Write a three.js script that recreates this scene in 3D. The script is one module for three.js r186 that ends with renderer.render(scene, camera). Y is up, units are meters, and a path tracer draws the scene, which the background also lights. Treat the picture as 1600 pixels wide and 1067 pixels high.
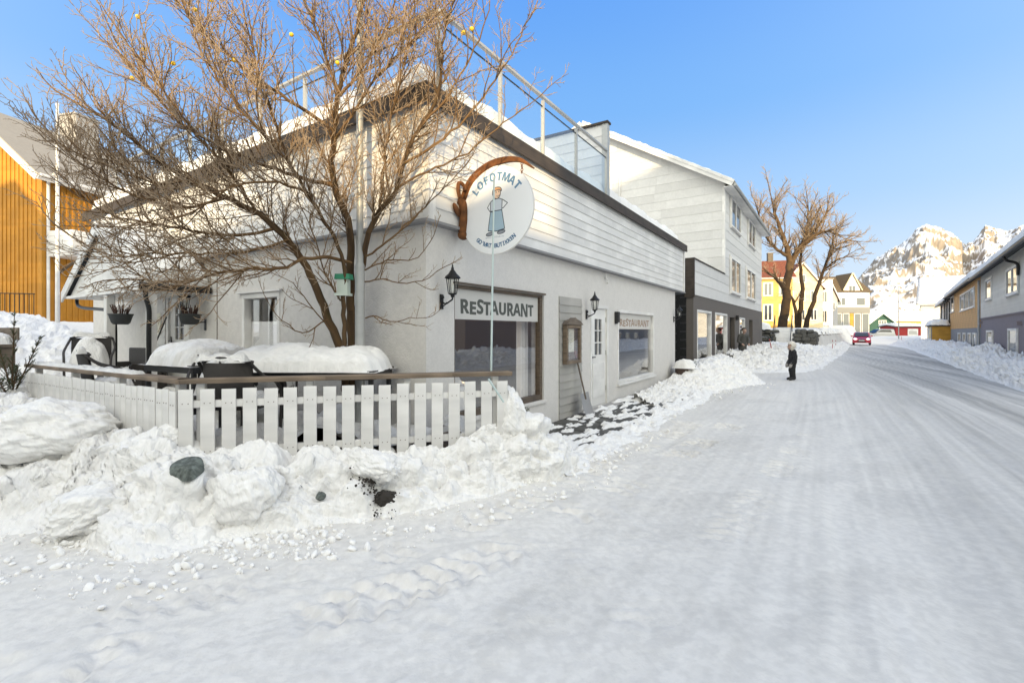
import * as THREE from 'three';
import { mergeGeometries, mergeVertices } from 'three/addons/utils/BufferGeometryUtils.js';
import { MarchingCubes } from 'three/addons/objects/MarchingCubes.js';
import { createNoise2D, createNoise3D } from 'simplex-noise';

// ───────── camera, sky, sun, exposure ─────────
const scene = new THREE.Scene();
const EYE = 1.6, YAW = THREE.MathUtils.degToRad(33), FOCAL = 747, HORIZON = 518;
const camera = new THREE.PerspectiveCamera(2 * Math.atan(533.5 / FOCAL) * 180 / Math.PI, 1600 / 1067, 0.05, 6000);
camera.position.set(0, EYE, 0);
camera.rotation.set(0, YAW, 0);
camera.setViewOffset(1600, 1067, 0, 533.5 - HORIZON, 1600, 1067);
const SUN_ELEV = THREE.MathUtils.degToRad(9.0);
const sunH = new THREE.Vector2(0.58, 0.81).normalize();
const SUN = new THREE.Vector3(sunH.x * Math.cos(SUN_ELEV), Math.sin(SUN_ELEV), sunH.y * Math.cos(SUN_ELEV));
const lin = (r, g, b) => new THREE.Color().setRGB(r / 255, g / 255, b / 255, THREE.SRGBColorSpace);
{
  // clear winter sky: blue overhead, pale at the horizon, wide warm glow round the low sun
  const W = 1024, H = 512, data = new Float32Array(W * H * 4);
  const stops = [[0, lin(226, 237, 246)], [6, lin(206, 227, 248)], [14, lin(166, 206, 249)], [24, lin(122, 181, 246)], [36, lin(88, 158, 242)], [60, lin(76, 143, 230)], [90, lin(70, 134, 220)]];
  const d = new THREE.Vector3(), c = new THREE.Color();
  for (let j = 0; j < H; j++) {
    const el = ((j + 0.5) / H - 0.5) * Math.PI, e = Math.max(0, el * 180 / Math.PI);
    let k = 0; while (k < stops.length - 2 && e > stops[k + 1][0]) k++;
    const f = THREE.MathUtils.smoothstep(e, stops[k][0], stops[k + 1][0]) * 0.35 + 0.65 * THREE.MathUtils.clamp((e - stops[k][0]) / (stops[k + 1][0] - stops[k][0]), 0, 1);
    for (let i = 0; i < W; i++) {
      const az = ((i + 0.5) / W - 0.5) * 2 * Math.PI;
      d.set(Math.cos(az) * Math.cos(el), Math.sin(el), Math.sin(az) * Math.cos(el));
      c.copy(stops[k][1]).lerp(stops[k + 1][1], f).multiplyScalar(0.86);
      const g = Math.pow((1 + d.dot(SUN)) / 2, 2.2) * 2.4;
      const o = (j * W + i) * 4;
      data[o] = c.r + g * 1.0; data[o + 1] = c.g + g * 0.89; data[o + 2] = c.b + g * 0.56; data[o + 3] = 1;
    }
  }
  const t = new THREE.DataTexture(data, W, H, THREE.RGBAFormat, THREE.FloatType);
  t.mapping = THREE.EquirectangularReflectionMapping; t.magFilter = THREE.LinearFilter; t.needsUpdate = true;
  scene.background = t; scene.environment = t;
}
const sun = new THREE.DirectionalLight(new THREE.Color(1.0, 0.76, 0.43), 5);
sun.position.copy(SUN).multiplyScalar(200); sun.castShadow = true; sun.shadow.mapSize.set(4096, 4096);
Object.assign(sun.shadow.camera, { left: -90, right: 90, top: 60, bottom: -60, near: 1, far: 500 });
scene.add(sun, sun.target);
const renderer = new THREE.WebGLRenderer({ antialias: true });
renderer.toneMapping = THREE.LinearToneMapping;
renderer.toneMappingExposure = 1.22;
renderer.shadowMap.enabled = true;

// ───────── helpers ─────────
let seedState = 12345;
const rnd = () => { seedState = (seedState + 0x6d2b79f5) | 0; let t = Math.imul(seedState ^ (seedState >>> 15), 1 | seedState); t = (t + Math.imul(t ^ (t >>> 7), 61 | t)) ^ t; return ((t ^ (t >>> 14)) >>> 0) / 4294967296; };
const rr = (a, b) => a + (b - a) * rnd();
const n2 = createNoise2D(rnd), n3 = createNoise3D(rnd);
const fbm2 = (x, y, o = 4) => { let s = 0, a = 0.5; for (let i = 0; i < o; i++) { s += a * n2(x, y); x = x * 2.03 + 7.1; y = y * 2.03 - 3.7; a *= 0.5; } return s; };
const fbm3 = (x, y, z, o = 3) => { let s = 0, a = 0.5; for (let i = 0; i < o; i++) { s += a * n3(x, y, z); x = x * 2.03 + 7.1; y = y * 2.03 - 3.7; z = z * 2.03 + 1.3; a *= 0.5; } return s; };
const puff3 = (x, y, z, o = 3) => { let s = 0, a = 0.5; for (let i = 0; i < o; i++) { s += a * Math.abs(n3(x, y, z)); x = x * 2.1 + 5.1; y = y * 2.1 - 2.7; z = z * 2.1 + 9.3; a *= 0.5; } return s; };
const hash3 = (x, y, z, k) => { let h = Math.imul(x, 374761393) ^ Math.imul(y, 668265263) ^ Math.imul(z, 2147483647) ^ Math.imul(k, 1274126177); h = Math.imul(h ^ (h >>> 13), 1274126177); h ^= h >>> 16; return (h >>> 0) / 4294967296; };
// piled rubble: bumps of round lumps, 0..1
function lumps(x, y, z) {
  const ix = Math.floor(x), iy = Math.floor(y), iz = Math.floor(z); let best = 0;
  for (let a = -1; a <= 1; a++) for (let b = -1; b <= 1; b++) for (let c = -1; c <= 1; c++) {
    const X = ix + a, Y = iy + b, Z = iz + c;
    const dx = X + hash3(X, Y, Z, 1) - x, dy = Y + hash3(X, Y, Z, 2) - y, dz = Z + hash3(X, Y, Z, 3) - z;
    const r = 0.45 + 0.5 * hash3(X, Y, Z, 4), q = r * r - dx * dx - dy * dy - dz * dz;
    if (q > 0) best = Math.max(best, Math.sqrt(q));
  }
  return best;
}
const { clamp, smoothstep, lerp } = THREE.MathUtils;
const FWD = new THREE.Vector3(-Math.sin(YAW), 0, -Math.cos(YAW)), RIGHT = new THREE.Vector3(Math.cos(YAW), 0, -Math.sin(YAW));
const P = (px, py, D) => new THREE.Vector3(0, EYE, 0).addScaledVector(FWD, D).addScaledVector(RIGHT, D * (px - 800) / FOCAL).add(new THREE.Vector3(0, D * (HORIZON - py) / FOCAL, 0));
const V = (x, y, z) => new THREE.Vector3(x, y, z);
// a vertical plane in the world through (x, z), running along (dx, dz); at() gives [distance along it, height] of a pixel
class Plane {
  constructor(x, z, dx, dz) { const l = Math.hypot(dx, dz); Object.assign(this, { x, z, dx: dx / l, dz: dz / l }); this.turn = Math.atan2(-this.dz, this.dx); }
  at(px, py) {
    const r = (px - 800) / FOCAL, rx = FWD.x + RIGHT.x * r, rz = FWD.z + RIGHT.z * r;
    const det = rx * -this.dz + rz * this.dx, D = (this.x * -this.dz + this.z * this.dx) / det;
    return [(rx * D - this.x) * this.dx + (rz * D - this.z) * this.dz, EYE + D * (HORIZON - py) / FOCAL];
  }
  rect(x0, y0, x1, y1) { const a = this.at(x0, y0), b = this.at(x1, y1), c = this.at((x0 + x1) / 2, y0), d = this.at((x0 + x1) / 2, y1); return [a[0], b[0], d[1], c[1]]; }
}
const taken = new Map();
const numbered = (n) => { const k = taken.get(n) ?? 0; taken.set(n, k + 1); return k ? n + '_' + String(k).padStart(3, '0') : n; };
function thing(name, label, category, pos = [0, 0, 0], turn = 0, group) {
  const o = new THREE.Group(); o.name = numbered(name); o.position.set(...pos); o.rotation.y = turn; scene.add(o);
  o.userData = { label, category }; if (group) o.userData.group = group; return o;
}
const structure = (o, kind = 'structure') => { o.userData.kind = kind; return o; };
function boxUV(g) {
  const p = g.attributes.position, n = g.attributes.normal, uv = new Float32Array(p.count * 2);
  for (let i = 0; i < p.count; i++) {
    const ax = Math.abs(n.getX(i)), ay = Math.abs(n.getY(i)), az = Math.abs(n.getZ(i));
    if (ay >= ax && ay >= az) { uv[2 * i] = p.getX(i); uv[2 * i + 1] = p.getZ(i); }
    else if (ax >= az) { uv[2 * i] = p.getZ(i); uv[2 * i + 1] = p.getY(i); }
    else { uv[2 * i] = p.getX(i); uv[2 * i + 1] = p.getY(i); }
  }
  g.setAttribute('uv', new THREE.BufferAttribute(uv, 2)); return g;
}
function flat(g) {
  const q = g.index ? g.toNonIndexed() : g;
  if (!q.attributes.normal) q.computeVertexNormals();
  for (const k of Object.keys(q.attributes)) if (!['position', 'normal'].includes(k)) q.deleteAttribute(k);
  return boxUV(q);
}
function mesh(name, geo, mat, parent = scene, keep = false) {
  let g = Array.isArray(geo) ? mergeGeometries(geo.map(flat)) : keep ? geo : flat(geo);
  const m = new THREE.Mesh(g, mat); m.name = parent === scene ? numbered(name) : name; m.castShadow = m.receiveShadow = true; parent.add(m); return m;
}
const bx = (x0, x1, y0, y1, z0, z1) => new THREE.BoxGeometry(x1 - x0, y1 - y0, z1 - z0).translate((x0 + x1) / 2, (y0 + y1) / 2, (z0 + z1) / 2);
// box with chamfered long edges
function cbx(x0, x1, y0, y1, z0, z1, c = 0.006) {
  const s = new THREE.Shape(); const w = x1 - x0 - 2 * c, h = y1 - y0 - 2 * c;
  s.moveTo(0, 0); s.lineTo(w, 0); s.lineTo(w, h); s.lineTo(0, h);
  return new THREE.ExtrudeGeometry(s, { depth: Math.max(0.001, z1 - z0 - 2 * c), bevelEnabled: true, bevelSize: c, bevelThickness: c, bevelSegments: 1 }).translate(x0 + c, y0 + c, z0 + c);
}
const cyl = (r0, r1, h, n = 12) => new THREE.CylinderGeometry(r1, r0, h, n).translate(0, h / 2, 0);
function bar(a, b, r, n = 6, r2 = r) {   // rod from a to b
  const d = b.clone().sub(a), l = d.length(), g = new THREE.CylinderGeometry(r2, r, l, n).translate(0, l / 2, 0);
  g.applyQuaternion(new THREE.Quaternion().setFromUnitVectors(V(0, 1, 0), d.normalize())); return g.translate(a.x, a.y, a.z);
}
const tubeOf = (pts, r, n = 24, s = 6) => new THREE.TubeGeometry(new THREE.CatmullRomCurve3(pts), n, r, s, false);
function poly(pts, depth, holes = []) {   // outline in xy, from z = -depth to 0
  const s = new THREE.Shape(pts.map(([x, y]) => new THREE.Vector2(x, y)));
  for (const [x0, x1, y0, y1] of holes) { const h = new THREE.Path(); h.moveTo(x0, y0); h.lineTo(x0, y1); h.lineTo(x1, y1); h.lineTo(x1, y0); h.closePath(); s.holes.push(h); }
  return new THREE.ExtrudeGeometry(s, { depth, bevelEnabled: false }).translate(0, 0, -depth);
}
function clipPoly(pts, a, b, c) {   // keep a x + b y <= c
  const out = [];
  pts.forEach((p, i) => {
    const q = pts[(i + 1) % pts.length], fp = a * p[0] + b * p[1] - c, fq = a * q[0] + b * q[1] - c;
    if (fp <= 0) out.push(p);
    if ((fp < 0 && fq > 0) || (fp > 0 && fq < 0)) { const t = fp / (fp - fq); out.push([p[0] + (q[0] - p[0]) * t, p[1] + (q[1] - p[1]) * t]); }
  });
  return out;
}
// snow lying on something: rounded slab, base at y = 0, centred
function snowCap(w, d, thick, step = 0.05, amp = 0.25, seed = 0, round = 1, dome = 0) {
  const nx = Math.max(6, Math.round(w / step)), nz = Math.max(6, Math.round(d / step)), g = new THREE.PlaneGeometry(w, d, nx, nz).rotateX(-Math.PI / 2), p = g.attributes.position;
  const R = Math.min(thick * round, w / 2, d / 2);
  for (let i = 0; i < p.count; i++) {
    let x = p.getX(i), z = p.getZ(i);
    const wob = 1 + 0.10 * thick * 0 + 0;
    const ex = w / 2 - Math.abs(x), ez = d / 2 - Math.abs(z);
    let e = Math.min(ex, ez); if (ex < R && ez < R) e = R - Math.hypot(R - ex, R - ez);
    e = clamp(e / R, 0, 1);
    const u = (x + seed * 7.3) * 1.3 / Math.max(0.3, thick * 3), v = (z - seed * 3.1) * 1.3 / Math.max(0.3, thick * 3);
    let h = thick * Math.sqrt(Math.max(0, 1 - (1 - e) * (1 - e))) * (1 + amp * fbm2(u, v, 3) * 1.6 + dome * (1 - Math.pow(2 * x / w, 2)) * (1 - Math.pow(2 * z / d, 2)));
    h += e * 0.012 * fbm2(x * 9 + seed, z * 9, 2);
    p.setY(i, e <= 0 ? -0.01 : h);
    if (e < 1) { const k = 0.05 * thick * fbm2(x * 4 + seed, z * 4 + 2, 2) * 2; p.setX(i, x + k * wob); p.setZ(i, z + k); }
  }
  g.computeVertexNormals(); return g;
}
// ───────── textures ─────────
function pnoise(size, cells, seed) {   // periodic value noise, Float32Array size²
  const lat = new Float32Array(cells * cells); let s = seed; for (let i = 0; i < lat.length; i++) { s = (Math.imul(s, 1664525) + 1013904223) >>> 0; lat[i] = s / 4294967296; }
  const out = new Float32Array(size * size), k = cells / size;
  for (let j = 0; j < size; j++) for (let i = 0; i < size; i++) {
    const x = i * k, y = j * k, ix = Math.floor(x), iy = Math.floor(y); let fx = x - ix, fy = y - iy; fx = fx * fx * (3 - 2 * fx); fy = fy * fy * (3 - 2 * fy);
    const a = lat[(iy % cells) * cells + ix % cells], b = lat[(iy % cells) * cells + (ix + 1) % cells], c = lat[((iy + 1) % cells) * cells + ix % cells], d = lat[((iy + 1) % cells) * cells + (ix + 1) % cells];
    out[j * size + i] = a + (b - a) * fx + (c - a) * fy + (a - b - c + d) * fx * fy;
  }
  return out;
}
function pfbm(size, cells, oct, seed, aspect = 1) {
  const out = new Float32Array(size * size); let amp = 0.5, tot = 0;
  for (let o = 0; o < oct; o++) { const n = pnoise(size, Math.min(size, cells << o), seed + o * 77); for (let i = 0; i < out.length; i++) out[i] += amp * n[i]; tot += amp; amp *= 0.55; }
  for (let i = 0; i < out.length; i++) out[i] /= tot; return out;
}
function tex(size, fn, srgb, rep = 1) {
  const d = new Uint8Array(size * size * 4);
  for (let i = 0; i < size * size; i++) { const c = fn(i % size, (i / size) | 0, i); d[4 * i] = clamp(c[0], 0, 1) * 255; d[4 * i + 1] = clamp(c[1], 0, 1) * 255; d[4 * i + 2] = clamp(c[2], 0, 1) * 255; d[4 * i + 3] = 255; }
  const t = new THREE.DataTexture(d, size, size); t.wrapS = t.wrapT = THREE.RepeatWrapping; t.magFilter = THREE.LinearFilter; t.minFilter = THREE.LinearMipmapLinearFilter; t.generateMipmaps = true;
  if (srgb) t.colorSpace = THREE.SRGBColorSpace; t.repeat.set(rep, rep); t.needsUpdate = true; return t;
}
const again = (t, rx, ry = rx) => { const c = t.clone(); c.repeat.set(rx, ry); c.needsUpdate = true; return c; };
const nA = pfbm(512, 8, 6, 11), nB = pfbm(512, 48, 3, 23), nC = pfbm(512, 4, 4, 37);
const tStucco = tex(512, (x, y, i) => { const v = 0.55 * nB[i] + 0.45 * nA[i]; return [v, v, v]; }, false, 1);
const tGrey = (a, b) => tex(512, (x, y, i) => { const v = a + (b - a) * (0.6 * nA[i] + 0.4 * nC[i]); return [v, v, v]; }, true, 0.4);
const tMottle = tex(512, (x, y, i) => { const v = 0.96 + 0.035 * smoothstep(nB[i] * 0.6 + nA[i] * 0.4, 0.3, 0.7); return [v, v * 0.995, v * 0.985]; }, true, 0.35);
const tSnowBump = tex(512, (x, y, i) => { const v = 0.6 * nA[i] + 0.4 * nB[i]; return [v, v, v]; }, false, 0.8);
const tSnowCol = tex(512, (x, y, i) => { const v = 0.93 + 0.07 * nB[i] - 0.05 * smoothstep(nC[i], 0.55, 0.8); return [v, v, v]; }, true, 0.55);
const tIce = tex(512, (x, y, i) => { const v = 0.945 + 0.05 * smoothstep(nB[i] * 0.85 + nA[i] * 0.15, 0.25, 0.75); return [v, v * 1.0, v * 1.0]; }, true, 0.5);
const tIceRough = tex(512, (x, y, i) => { const v = 0.7 + 0.3 * nB[i]; return [v, v, v]; }, false, 0.5);
const grain = (() => { const a = pnoise(512, 128, 5), b = pnoise(512, 8, 9); return tex(512, (x, y, i) => { const j = y * 512 + ((x >> 4) % 512), v = 0.6 + 0.4 * (0.6 * a[(y * 512) + ((x >> 5))] + 0.4 * b[i]); return [v, v * 0.98, v * 0.95]; }, true, 0.8); })();
const tPaint = tex(512, (x, y, i) => { const v = 0.90 + 0.10 * smoothstep(nA[(y * 512 + (x >> 3)) % 262144] * 0.5 + nC[i] * 0.5, 0.3, 0.62); return [v, v * 0.995, v * 0.985]; }, true, 0.5);
const tBark = tex(512, (x, y, i) => { const f = nA[((y >> 2) * 512 + x) % 262144], l = smoothstep(nC[i], 0.56, 0.7); return [lerp(0.45 + 0.5 * f, 0.62, l * 0.5), lerp(0.38 + 0.45 * f, 0.6, l * 0.5), lerp(0.3 + 0.35 * f, 0.36, l * 0.5)]; }, true, 2);
const tRock = tex(512, (x, y, i) => { const v = 0.35 + 0.65 * nA[i]; return [v, v, v * 0.97]; }, true, 1.5);
// ───────── materials ─────────
const std = (r, g, b, rough = 0.8, o = {}) => new THREE.MeshStandardMaterial({ color: new THREE.Color(r, g, b), roughness: rough, ...o });
const M = {
  snow: std(0.87, 0.855, 0.825, 0.85, { map: tSnowCol, bumpMap: tSnowBump, bumpScale: 0.03 }),
  road: std(1, 1, 1, 0.9, { map: tIce, bumpMap: again(tSnowBump, 1.6), bumpScale: 0.004, roughnessMap: tIceRough, vertexColors: true }),
  stucco: std(0.66, 0.64, 0.615, 0.92, { map: tMottle, bumpMap: again(tStucco, 1.6), bumpScale: 0.012 }),
  smoothWall: std(0.65, 0.63, 0.605, 0.9, { map: again(tMottle, 1.1), bumpMap: again(tStucco, 3), bumpScale: 0.002 }),
  white: std(0.80, 0.79, 0.77, 0.55, { map: tPaint }),
  white2: std(0.77, 0.76, 0.74, 0.55, { map: again(tPaint, 0.7) }),
  white3: std(0.82, 0.81, 0.79, 0.55, { map: again(tPaint, 0.31) }),
  plate: std(0.66, 0.655, 0.645, 0.8, { map: tMottle }),
  plate2: std(0.62, 0.615, 0.605, 0.8, { map: again(tMottle, 0.6) }),
  plate3: std(0.69, 0.685, 0.675, 0.8, { map: again(tMottle, 0.21) }),
  fascia: std(0.075, 0.058, 0.045, 0.75, { map: grain }),
  wood: std(0.30, 0.235, 0.175, 0.8, { map: grain, bumpMap: grain, bumpScale: 0.003 }),
  greyWood: std(0.24, 0.20, 0.165, 0.85, { map: grain, bumpMap: grain, bumpScale: 0.003 }),
  frameBrown: std(0.15, 0.115, 0.085, 0.6, { map: grain }),
  black: std(0.018, 0.018, 0.019, 0.45),
  blackMetal: std(0.02, 0.02, 0.021, 0.4, { metalness: 0.5 }),
  darkWicker: std(0.045, 0.04, 0.037, 0.7, { bumpMap: again(tStucco, 12), bumpScale: 0.004 }),
  galv: std(0.42, 0.43, 0.43, 0.55, { metalness: 0.35, map: tMottle }),
  steel: std(0.42, 0.415, 0.39, 0.5, { metalness: 0.4 }),
  glass: new THREE.MeshPhysicalMaterial({ color: 0xffffff, transmission: 1, thickness: 0, roughness: 0.02, ior: 2.0 }),
  railGlass: new THREE.MeshPhysicalMaterial({ color: new THREE.Color(0.97, 0.985, 0.98), transmission: 1, thickness: 0, roughness: 0.02, ior: 1.5 }),
  pane: new THREE.MeshPhysicalMaterial({ color: new THREE.Color(0.05, 0.055, 0.06), roughness: 0.04, ior: 2.2 }),
  frost: std(0.55, 0.54, 0.52, 0.7),
  teal: std(0.10, 0.30, 0.29, 0.8),
  cloth: std(0.8, 0.79, 0.77, 0.9),
  plaster: std(0.45, 0.42, 0.38, 0.9),
  roomWall: std(0.30, 0.26, 0.22, 0.9),
  darkBrick: std(0.022, 0.022, 0.023, 0.85, { map: tRock }),
  shopPanel: std(0.115, 0.10, 0.088, 0.7, { map: tMottle }),
  yellow: std(0.52, 0.235, 0.02, 0.7, { map: tPaint }),
  yellow2: std(0.60, 0.40, 0.12, 0.75, { map: tPaint }),
  cream: std(0.78, 0.68, 0.45, 0.8, { map: tPaint }),
  orange: std(0.66, 0.37, 0.14, 0.65, { map: tPaint }),
  purple: std(0.25, 0.215, 0.23, 0.9, { map: tMottle, bumpMap: tStucco, bumpScale: 0.006 }),
  lowGrey: std(0.26, 0.26, 0.27, 0.9, { map: tMottle }),
  roofGrey: std(0.34, 0.31, 0.27, 0.9, { map: tMottle }),
  roofBrown: std(0.30, 0.21, 0.12, 0.9, { map: tRock }),
  roofRed: std(0.45, 0.13, 0.06, 0.8, { map: tRock }),
  roofDark: std(0.05, 0.055, 0.06, 0.8),
  green: std(0.02, 0.07, 0.05, 0.7), red: std(0.32, 0.02, 0.02, 0.7), mustard: std(0.50, 0.27, 0.04, 0.75, { map: tPaint }),
  darkBark: std(0.085, 0.068, 0.052, 0.95, { map: tBark, bumpMap: tBark, bumpScale: 0.02 }),
  limb: std(0.32, 0.25, 0.17, 0.9, { map: tBark, bumpMap: tBark, bumpScale: 0.003 }),
  bark: std(0.20, 0.16, 0.115, 0.9, { map: tBark, bumpMap: tBark, bumpScale: 0.006 }),
  twig: std(0.33, 0.24, 0.155, 0.85),
  stone: std(0.24, 0.225, 0.205, 0.95, { map: tRock, bumpMap: tRock, bumpScale: 0.02 }),
  greenStone: std(0.30, 0.345, 0.335, 0.85, { map: again(tRock, 5), bumpMap: again(tRock, 5), bumpScale: 0.012 }),
  soil: std(0.035, 0.03, 0.025, 1), slab: std(0.15, 0.145, 0.135, 0.6, { map: tRock }), slab2: std(0.19, 0.182, 0.17, 0.65, { map: tRock }),
  concrete: std(0.36, 0.35, 0.34, 0.9, { map: tMottle }),
  needle: std(0.045, 0.07, 0.03, 0.8), rust: std(0.36, 0.13, 0.035, 0.85, { map: tRock }), apple: std(0.75, 0.5, 0.03, 0.5),
  mint: std(0.50, 0.59, 0.57, 0.6), plantPot: std(0.03, 0.033, 0.033, 0.6), brownPot: std(0.07, 0.045, 0.035, 0.7),
};
// ───────── ground: packed snow road, one sheet to the horizon ─────────
const trackPath = new THREE.CatmullRomCurve3([[-4.3, 0.6], [-3.5, -0.2], [-2.95, -0.8], [-2.38, -1.67], [-2.04, -2.5], [-1.85, -3.6], [-1.6, -6], [-1.2, -10]].map(([x, z]) => V(x, 0, z)));
const trackPts = trackPath.getSpacedPoints(420), trackLen = trackPath.getLength();
function treads(x, z) {   // tyre prints pressed into the loose snow along the plough's way out
  if (x < -5 || x > 1.2 || z > 1 || z < -9) return 0;
  let best = 1e9, bi = 0; for (let i = 0; i < trackPts.length; i += 4) { const d = (trackPts[i].x - x) ** 2 + (trackPts[i].z - z) ** 2; if (d < best) { best = d; bi = i; } }
  for (let i = Math.max(0, bi - 4); i <= Math.min(trackPts.length - 1, bi + 4); i++) { const d = (trackPts[i].x - x) ** 2 + (trackPts[i].z - z) ** 2; if (d < best) { best = d; bi = i; } }
  const a = trackPts[Math.max(0, bi - 1)], b = trackPts[Math.min(trackPts.length - 1, bi + 1)], tx = b.x - a.x, tz = b.z - a.z, l = Math.hypot(tx, tz);
  const side = ((x - trackPts[bi].x) * -tz + (z - trackPts[bi].z) * tx) / l, along = bi / trackPts.length * trackLen;
  let h = 0;
  for (const [off, w, str, pitch] of [[0, 0.21, 1, 0.19], [-0.55, 0.2, 0.75, 0.17], [1.15, 0.17, 0.5, 0.13]]) {
    const u = side - off, e = smoothstep(w - Math.abs(u), -0.03, 0.035); if (e <= 0) continue;
    const keep = smoothstep(fbm2(along * 0.9 + off * 3, off * 5, 2), -0.25, 0.15) * str;
    const ph = ((along + Math.abs(u) * 0.55 * Math.sign(off + 0.1)) / pitch) % 1, lug = smoothstep(Math.abs(ph - 0.5), 0.17, 0.27);
    h += 1.15 * e * keep * (-0.026 + 0.036 * lug * smoothstep(fbm2(x * 6, z * 6, 2), -0.5, 0.1)) + keep * 0.014 * Math.exp(-((Math.abs(u) - w) ** 2) / 0.002);
  }
  return h;
}
function groundBase(x, z) {
  let h = 0;
  h += 1.9 * smoothstep(-x, 10.5, 20) * smoothstep(z, -30, -14);                                  // slope up to the yellow house
  h += 1.9 * smoothstep(-z, 42.6, 44.5) * smoothstep(-x, -0.6 - Math.max(0, -z - 44) * 0.075, 0.6 - Math.max(0, -z - 44) * 0.075);   // garden terrace behind the stone wall
  h += 0.9 * smoothstep(-z, 78, 110);
  return h;
}
function roadEdge(z) { return -2.3 + 0.06 * Math.max(0, -z - 16); }
function groundH(x, z) {
  const far = Math.hypot(x, z); let h = groundBase(x, z);
  if (x < -2.9 && x > -14.8 && z < -4.3 && z > -16.5) return -0.12;
  h += 0.035 * fbm2(x * 0.5, z * 0.3, 3);
  if (far < 30) {
    const left = smoothstep(-x, 0.1, 2.2);
    h += 0.006 * fbm2(x * 2.4 - z * 0.1, z * 0.3, 3) + left * 0.016 * Math.abs(fbm2(x * 7, z * 5 + x, 4)) + 0.002 * fbm2(x * 13, z * 7, 2) + 0.012 * fbm2((x - 0.03 * z) * 2.6, z * 0.06, 3);
    if (left > 0) { const c = lumps(x * 9, 0, z * 9); h += left * 0.02 * c * smoothstep(fbm2(x * 1.4 + 9, z * 1.4, 3), 0.05, 0.4); }
    h += treads(x, z);
    h -= 0.02 * smoothstep(fbm2((x - 0.06 * z) * 1.1, z * 0.05 + 4, 3), 0.0, 0.4) * smoothstep(x, -1, 1);   // worn wheel lanes
  }
  return h;
}
{
  const grow = (a, b, s0, near0, near1) => { const out = []; let x = a; while (x < b) { out.push(x); const d = x < near0 ? near0 - x : x > near1 ? x - near1 : 0; x += Math.max(s0, s0 + d * 0.045); } out.push(b); return out; };
  const mirror = (lo, hi, s0, near0, near1) => { const up = grow(near0, hi, s0, near0, near1), dn = grow(-near0, -lo, s0, -near1, -near0).map((v) => -v).slice(1).reverse(); return [...dn, ...up]; };
  const xs = mirror(-1500, 1500, 0.032, -5, 4.5), zs = mirror(-3500, 60, 0.032, -9, -0.3);
  const pos = new Float32Array(xs.length * zs.length * 3), col = new Float32Array(xs.length * zs.length * 3), uv = new Float32Array(xs.length * zs.length * 2), idx = [];
  let k = 0;
  for (let j = 0; j < zs.length; j++) for (let i = 0; i < xs.length; i++, k++) {
    const x = xs[i], z = zs[j]; pos[3 * k] = x; pos[3 * k + 1] = groundH(x, z); pos[3 * k + 2] = z; uv[2 * k] = x; uv[2 * k + 1] = z;
    // ice worn grey and scuffed in long streaks where wheels run; streak tone also ramped darker toward the right; whiter loose snow toward the left edge
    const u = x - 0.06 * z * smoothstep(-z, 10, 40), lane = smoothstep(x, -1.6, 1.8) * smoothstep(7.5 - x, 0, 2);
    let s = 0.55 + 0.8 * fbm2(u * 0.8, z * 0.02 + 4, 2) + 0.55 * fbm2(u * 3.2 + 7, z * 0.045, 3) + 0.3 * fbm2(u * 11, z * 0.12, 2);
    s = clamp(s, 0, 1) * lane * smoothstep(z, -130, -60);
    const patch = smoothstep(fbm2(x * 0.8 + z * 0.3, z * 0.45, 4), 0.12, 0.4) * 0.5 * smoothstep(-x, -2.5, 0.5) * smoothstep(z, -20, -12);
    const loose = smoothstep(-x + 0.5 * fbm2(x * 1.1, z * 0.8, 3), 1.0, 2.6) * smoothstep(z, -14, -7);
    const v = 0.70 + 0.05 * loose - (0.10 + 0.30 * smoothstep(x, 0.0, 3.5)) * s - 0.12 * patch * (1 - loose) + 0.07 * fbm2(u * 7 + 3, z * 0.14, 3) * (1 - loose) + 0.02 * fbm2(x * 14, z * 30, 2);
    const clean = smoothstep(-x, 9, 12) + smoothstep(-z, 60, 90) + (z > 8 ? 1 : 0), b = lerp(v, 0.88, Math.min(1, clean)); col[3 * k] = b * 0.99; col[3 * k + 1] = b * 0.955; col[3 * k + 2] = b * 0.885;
    if (i + 1 < xs.length && j + 1 < zs.length) { const a = k, b = k + 1, c = k + xs.length, d = c + 1; idx.push(a, c, b, b, c, d); }
  }
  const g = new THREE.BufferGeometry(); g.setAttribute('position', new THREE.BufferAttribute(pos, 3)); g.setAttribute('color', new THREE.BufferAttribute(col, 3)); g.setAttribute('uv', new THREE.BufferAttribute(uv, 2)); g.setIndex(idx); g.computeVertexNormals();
  const m = mesh('snowy_road', g, M.road, scene, true); structure(m); m.userData.label = 'packed snow and ice covering the street and ground';
}
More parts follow.
